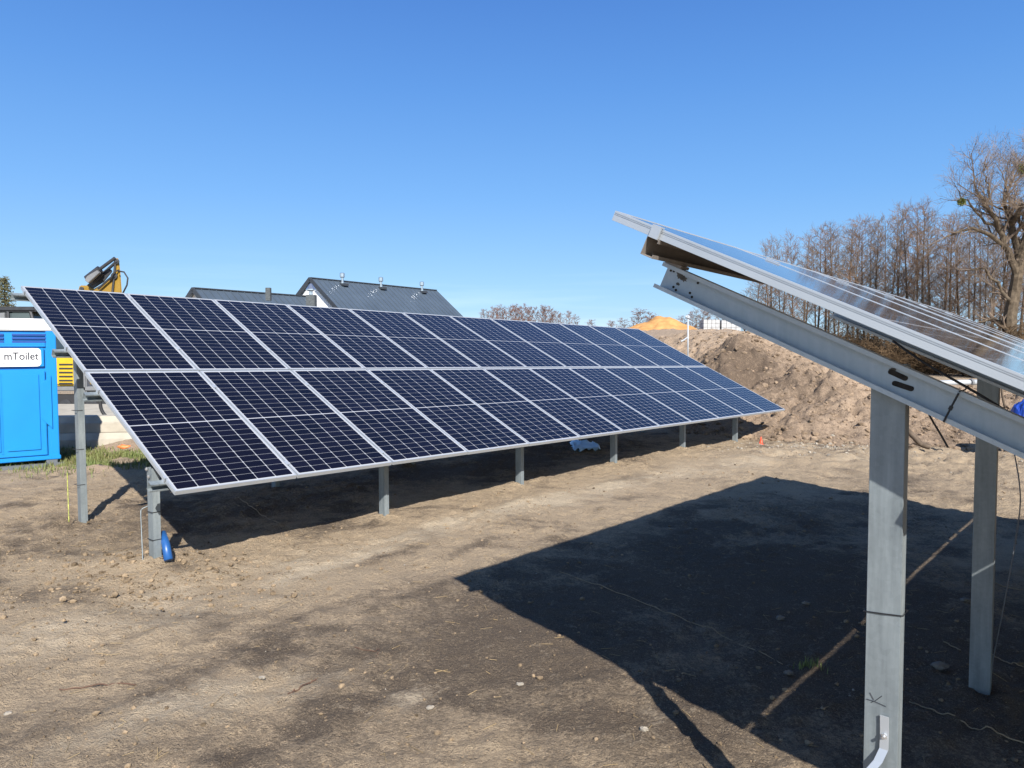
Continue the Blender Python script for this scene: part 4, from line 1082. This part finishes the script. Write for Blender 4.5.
while xpx < 1040:
    t = (xpx - 760) / 264; D = (62 - 16 * max(0, t)) + random.uniform(-1.5, 1.5) if xpx > 755 else 78 + random.uniform(-3, 3)
    ty_ = np.interp(xpx, topx, topy) + abs(random.gauss(0, 6)) * (1 if k % 2 else .35)
    top = P(xpx, ty_, D); H = top[2] - float(base_z(top[0], D))
    lab = 'slender bare alder in the front line of the wood at right' if xpx > 755 else 'short bare tree at the far left end of the wood'
    place_tree((PR if k % 3 else PRG)[k % 5], top[0], D, H, lab, 'trees in the front line of the wood' if xpx > 755 else 'short trees at the left end of the wood', wide=random.uniform(.9, 1.2) if xpx > 755 else 1.5)
    k += 1; xpx += random.uniform(7.5, 12.5) if xpx > 755 else 9
xpx = 770.0
while xpx < 1045:
    t = (xpx - 760) / 264; D = 68 - 15 * t + random.uniform(0, 8)
    ty_ = np.interp(xpx, topx, topy) + random.uniform(6, 26); top = P(xpx, ty_, D); H = top[2] - float(base_z(top[0], D))
    place_tree((PRG if k % 3 else PR)[(k * 2) % 5], top[0], D, H, 'thin bare alder half hidden behind the front line of the wood', 'trees further back in the wood', wide=1.0); k += 1; xpx += random.uniform(8.5, 13)
# brushwood under the trees
def shrub(seed, H=2.2, nst=26):
    rnd = random.Random(seed); s_ = MB(); m_ = MB()
    for i in range(nst):
        w = rnd.random() * 6.28; el = R(rnd.uniform(35, 85)); L = H * rnd.uniform(.5, 1.1)
        p0 = V3((rnd.gauss(0, .25), rnd.gauss(0, .25), -.1)); bp_ = branch_path(p0, (math.cos(w) * math.cos(el), math.sin(w) * math.cos(el), math.sin(el)), L, 4, rnd, .13, .02)
        s_.tube(bp_, [.020, .016, .012, .008, .005], 3, False)
        for q in range(22):
            kk = .5 + rnd.random() * 3.49; ii = min(int(kk), 3); a = bp_[ii] + (bp_[ii + 1] - bp_[ii]) * (kk - ii); dd = bp_[ii + 1] - bp_[ii]; dd /= np.linalg.norm(dd)
            d2 = dd * .6 + perp(dd, rnd); e_ = a + d2 * rnd.uniform(.15, .5); m_.tube([a, e_], [.008, .005], 3, False)
            for z_ in range(2): f_ = a + (e_ - a) * rnd.random(); m_.tube([f_, f_ + (d2 + perp(d2, rnd)) * rnd.uniform(.06, .22)], [.006, .004], 3, False)
    return mesh_of(s_, 'stem', M['scrub']), mesh_of(m_, 'twigs', M['scrub'])
SH = [shrub(s_) for s_ in (21, 22, 23)]
for k in range(64):
    px_ = 765 + 285 * ((k + random.random()) / 64) ; t = (px_ - 760) / 264; D = 57 - 15 * t + random.uniform(-3, 6)
    q = P(px_, 370, D); z = float(base_z(q[0], D)); H = random.uniform(1.6, 3.4)
    tS = thing('bare_shrub', (q[0], D, z), 'tangled brown bare bush at the foot of the wood', 'bush', 'brushwood under the wood'); tS.rotation_euler.z = random.random() * 6.28; tS.scale = (H / 2.2 * 1.3, H / 2.2 * 1.3, H / 2.2)
    for nm, me in zip(('stem', 'twigs'), SH[k % 3]):
        o = bpy.data.objects.new(nm, me); C.objects.link(o); o.parent = tS

# old broad oak at the right edge
def oak():
    rnd = random.Random(17); tr = MB(); cr_ = MB(); OD = 41.0
    o = P(986, 372, OD); base = V3((o[0], OD, float(base_z(o[0], OD))))
    def Q(px_, py_, dy=0): return P(px_, py_, OD + dy) - base
    count = [0]
    def grow(p, d, L, r, lev):
        n_ = 4 if lev < 3 else 3 if lev < 4 else 2
        bp_ = branch_path(p, d, L, n_, rnd, .17 if lev < 4 else .14, .05)
        rad = [max(.004, r * (1 - .55 * k / n_)) for k in range(n_ + 1)]
        cr_.tube(bp_, rad, 6 if r > .06 else 4 if r > .02 else 3, False); count[0] += 1
        if lev >= 5: return
        nk = (6, 7, 7, 6, 4)[lev] if lev else 7
        for k in range(nk):
            t = (.25 + .75 * (k + rnd.random()) / nk); kk = min(t * n_, n_ - .001); ii = int(kk); q = bp_[ii] + (bp_[ii + 1] - bp_[ii]) * (kk - ii)
            dd = bp_[ii + 1] - bp_[ii]; dd /= np.linalg.norm(dd)
            d2 = dd * rnd.uniform(.6, 1.0) + perp(dd, rnd) * rnd.uniform(.55, .95) + V3((0, 0, .16))
            grow(q, d2, L * rnd.uniform(.42, .68), max(.005, rad[ii] * .52), lev + 1)
    def limb(pix, r0, r1, lev=2, kids=7, L=2.6):
        r0, r1 = r0 * .66, r1 * .66
        pts_ = [Q(*q) for q in pix]; n_ = len(pts_); rad = [r0 + (r1 - r0) * k / (n_ - 1) for k in range(n_)]
        # refine with wobble
        out, ro = [pts_[0]], [rad[0]]
        for i in range(n_ - 1):
            for k in (1, 2, 3):
                f = k / 3; out.append(pts_[i] * (1 - f) + pts_[i + 1] * f + V3((rnd.gauss(0, .05), rnd.gauss(0, .12), rnd.gauss(0, .05))) * (f < 1)); ro.append(rad[i] * (1 - f) + rad[i + 1] * f)
        tr.tube(out, ro, 9, False)
        for k in range(kids):
            t = .22 + .78 * (k + rnd.random()) / kids; ii = min(int(t * (len(out) - 1)), len(out) - 2); q = out[ii]; dd = out[ii + 1] - out[ii]; dd /= np.linalg.norm(dd)
            d2 = dd * .8 + perp(dd, rnd) * .8 + V3((0, 0, .25)); grow(q, d2, L * rnd.uniform(.6, 1.1), ro[ii] * .5, lev)
        dd = out[-1] - out[-2]; grow(out[-1], dd, L * .8, ro[-1], lev)
    limb([(1006, 392), (1008, 345), (1012, 305), (1019, 262)], .62, .42, 3, 2, 1.5)
    limb([(1017, 280), (1008, 250), (998, 228), (985, 206), (975, 186)], .32, .08, 2, 9, 2.3)
    limb([(1008, 250), (990, 235), (972, 228), (956, 233), (944, 238)], .20, .05, 3, 6, 1.4)
    limb([(998, 228), (982, 218), (968, 200), (958, 190)], .13, .03, 3, 7, 1.5)
    limb([(1019, 262), (1012, 225), (1004, 205), (1006, 184)], .30, .06, 2, 9, 2.3)
    limb([(1019, 262), (1028, 220), (1033, 200, 1), (1036, 182, 1)], .36, .08, 2, 9, 2.5)
    limb([(1012, 225), (1022, 205, -1), (1038, 195, -1.5)], .2, .06, 2, 6, 2.2)
    limb([(1012, 310), (998, 282), (985, 268), (970, 270)], .16, .05, 3, 6, 1.5)
    limb([(1010, 335), (994, 318), (978, 322), (966, 338)], .12, .04, 3, 5, 1.2)
    limb([(985, 206), (990, 185), (984, 175), (985, 164)], .09, .02, 3, 7, 1.4)
    limb([(1020, 262), (1045, 235), (1065, 215)], .28, .06, 2, 8, 2.6)
    limb([(1005, 200, .5), (1015, 186, 1.5), (1020, 172, 2)], .10, .02, 3, 8, 1.5)
    t = thing('oak_tree', base, 'big old bare oak with spreading limbs at the right edge', 'tree')
    a = bpy.data.objects.new('trunk', mesh_of(tr, 'trunk', M['bark_oak'])); C.objects.link(a); a.parent = t
    b = bpy.data.objects.new('crown', mesh_of(cr_, 'crown', M['twig_grey'])); C.objects.link(b); b.parent = t
    for (px_, py_, r) in ((961.5, 202, .20), (1023, 169, .30)):
        m_ = MB(); c_ = Q(px_, py_)
        for k in range(420):
            d = V3((rnd.gauss(0, 1), rnd.gauss(0, 1), rnd.gauss(0, 1))); d /= np.linalg.norm(d); p_ = c_ + d * r * rnd.random() ** .5; e_ = perp(d, rnd)
            m_.add([p_ - e_ * .02, p_ + e_ * .02, p_ + d * .07 + e_ * .008, p_ + d * .07 - e_ * .008], [(0, 1, 2, 3)])
        o_ = bpy.data.objects.new('mistletoe', mesh_of(m_, 'mistletoe', M['mistletoe'])); C.objects.link(o_); o_.parent = t
    print('oak pieces', count[0])
oak()

# far trees seen over the panels
PRR = protos_of([(11, 10, .11, 1.0, .12, 50, 2.4), (12, 10, .12, .9, .15, 50, 2.4), (13, 10, .10, 1.1, .1, 50, 2.4)], 'twig_red')
for k, (px_, py_) in enumerate(((484, 311), (492, 308), (500, 307.5), (508, 309), (517, 305.5), (524, 307), (531, 309), (541, 306.5), (550, 309), (556, 313), (568, 312), (575, 317), (488, 313), (496, 309.5), (504, 311), (512, 307.5), (520.5, 308), (528, 310), (536, 309), (546, 308.5), (553, 313), (562, 315))):
    D = 112 + 6 * math.sin(k * 2.1); q = P(px_, py_, D); H = q[2] - .1
    place_tree(PRR[k % 3], q[0], D, H, 'slim reddish bare tree in the far row seen over the panels', 'far row of reddish trees', wide=.95)
for k, (px_, py_) in enumerate(((592, 321), (610, 321.5), (622, 320), (655, 317), (672, 320), (682, 318), (694, 313), (705, 310))):
    D = 150; q = P(px_, py_, D); place_tree(PRR[k % 3], q[0], D, q[2] - .1, 'tiny bare tree on the horizon over the right end of the panels', 'tiny horizon trees', wide=1.6)
q = P(640, 311.5, 120); t_ = place_tree(PRR[2], q[0], 120, q[2] - .1, 'round crowned grey tree standing just left of the sand pile', None, wide=2.0)
q = P(649, 314, 121); place_tree(PRR[0], q[0], 121, q[2] - .1, 'smaller grey tree directly behind the sand pile', None, wide=1.6)

# conifer at the left edge
def conifer():
    rnd = random.Random(5); D = 42; q = P(4, 277, D); x = q[0]; H = q[2] - .15; tr = MB(); cr_ = MB()
    tr.tube([(0, 0, -.2), (0, 0, H * .6), (0, 0, H)], [.14, .07, .01], 8, False)
    for k in range(150):
        t = .12 + .88 * (k / 150); z = H * t; w = k * 2.4; L = (1 - t) * 1.9 * rnd.uniform(.6, 1.1) + .18; d = V3((math.cos(w), math.sin(w), rnd.uniform(-.1, .35)))
        tr.tube([(0, 0, z), V3((0, 0, z)) + d * L], [.02, .006], 3, False)
        for m_ in range(int(14 + L * 30)):
            p_ = V3((0, 0, z)) + d * L * (.15 + .85 * rnd.random()) + V3((rnd.gauss(0, .07), rnd.gauss(0, .07), rnd.gauss(0, .05))); e_ = V3((rnd.gauss(0, 1), rnd.gauss(0, 1), rnd.gauss(0, .6))); e_ /= np.linalg.norm(e_); s_ = perp(e_, rnd) * .024
            cr_.add([p_ - s_, p_ + s_, p_ + e_ * .13 + s_ * .3, p_ + e_ * .13 - s_ * .3], [(0, 1, 2, 3)])
    t = thing('conifer', (x, D, .1), 'green conifer rising behind the toilet at the left edge', 'tree')
    for nm, mb_, mt in (('trunk', tr, 'bark'), ('crown', cr_, 'needles')):
        o = bpy.data.objects.new(nm, mesh_of(mb_, nm, M[mt])); C.objects.link(o); o.parent = t
conifer()
bpy.context.view_layer.update()
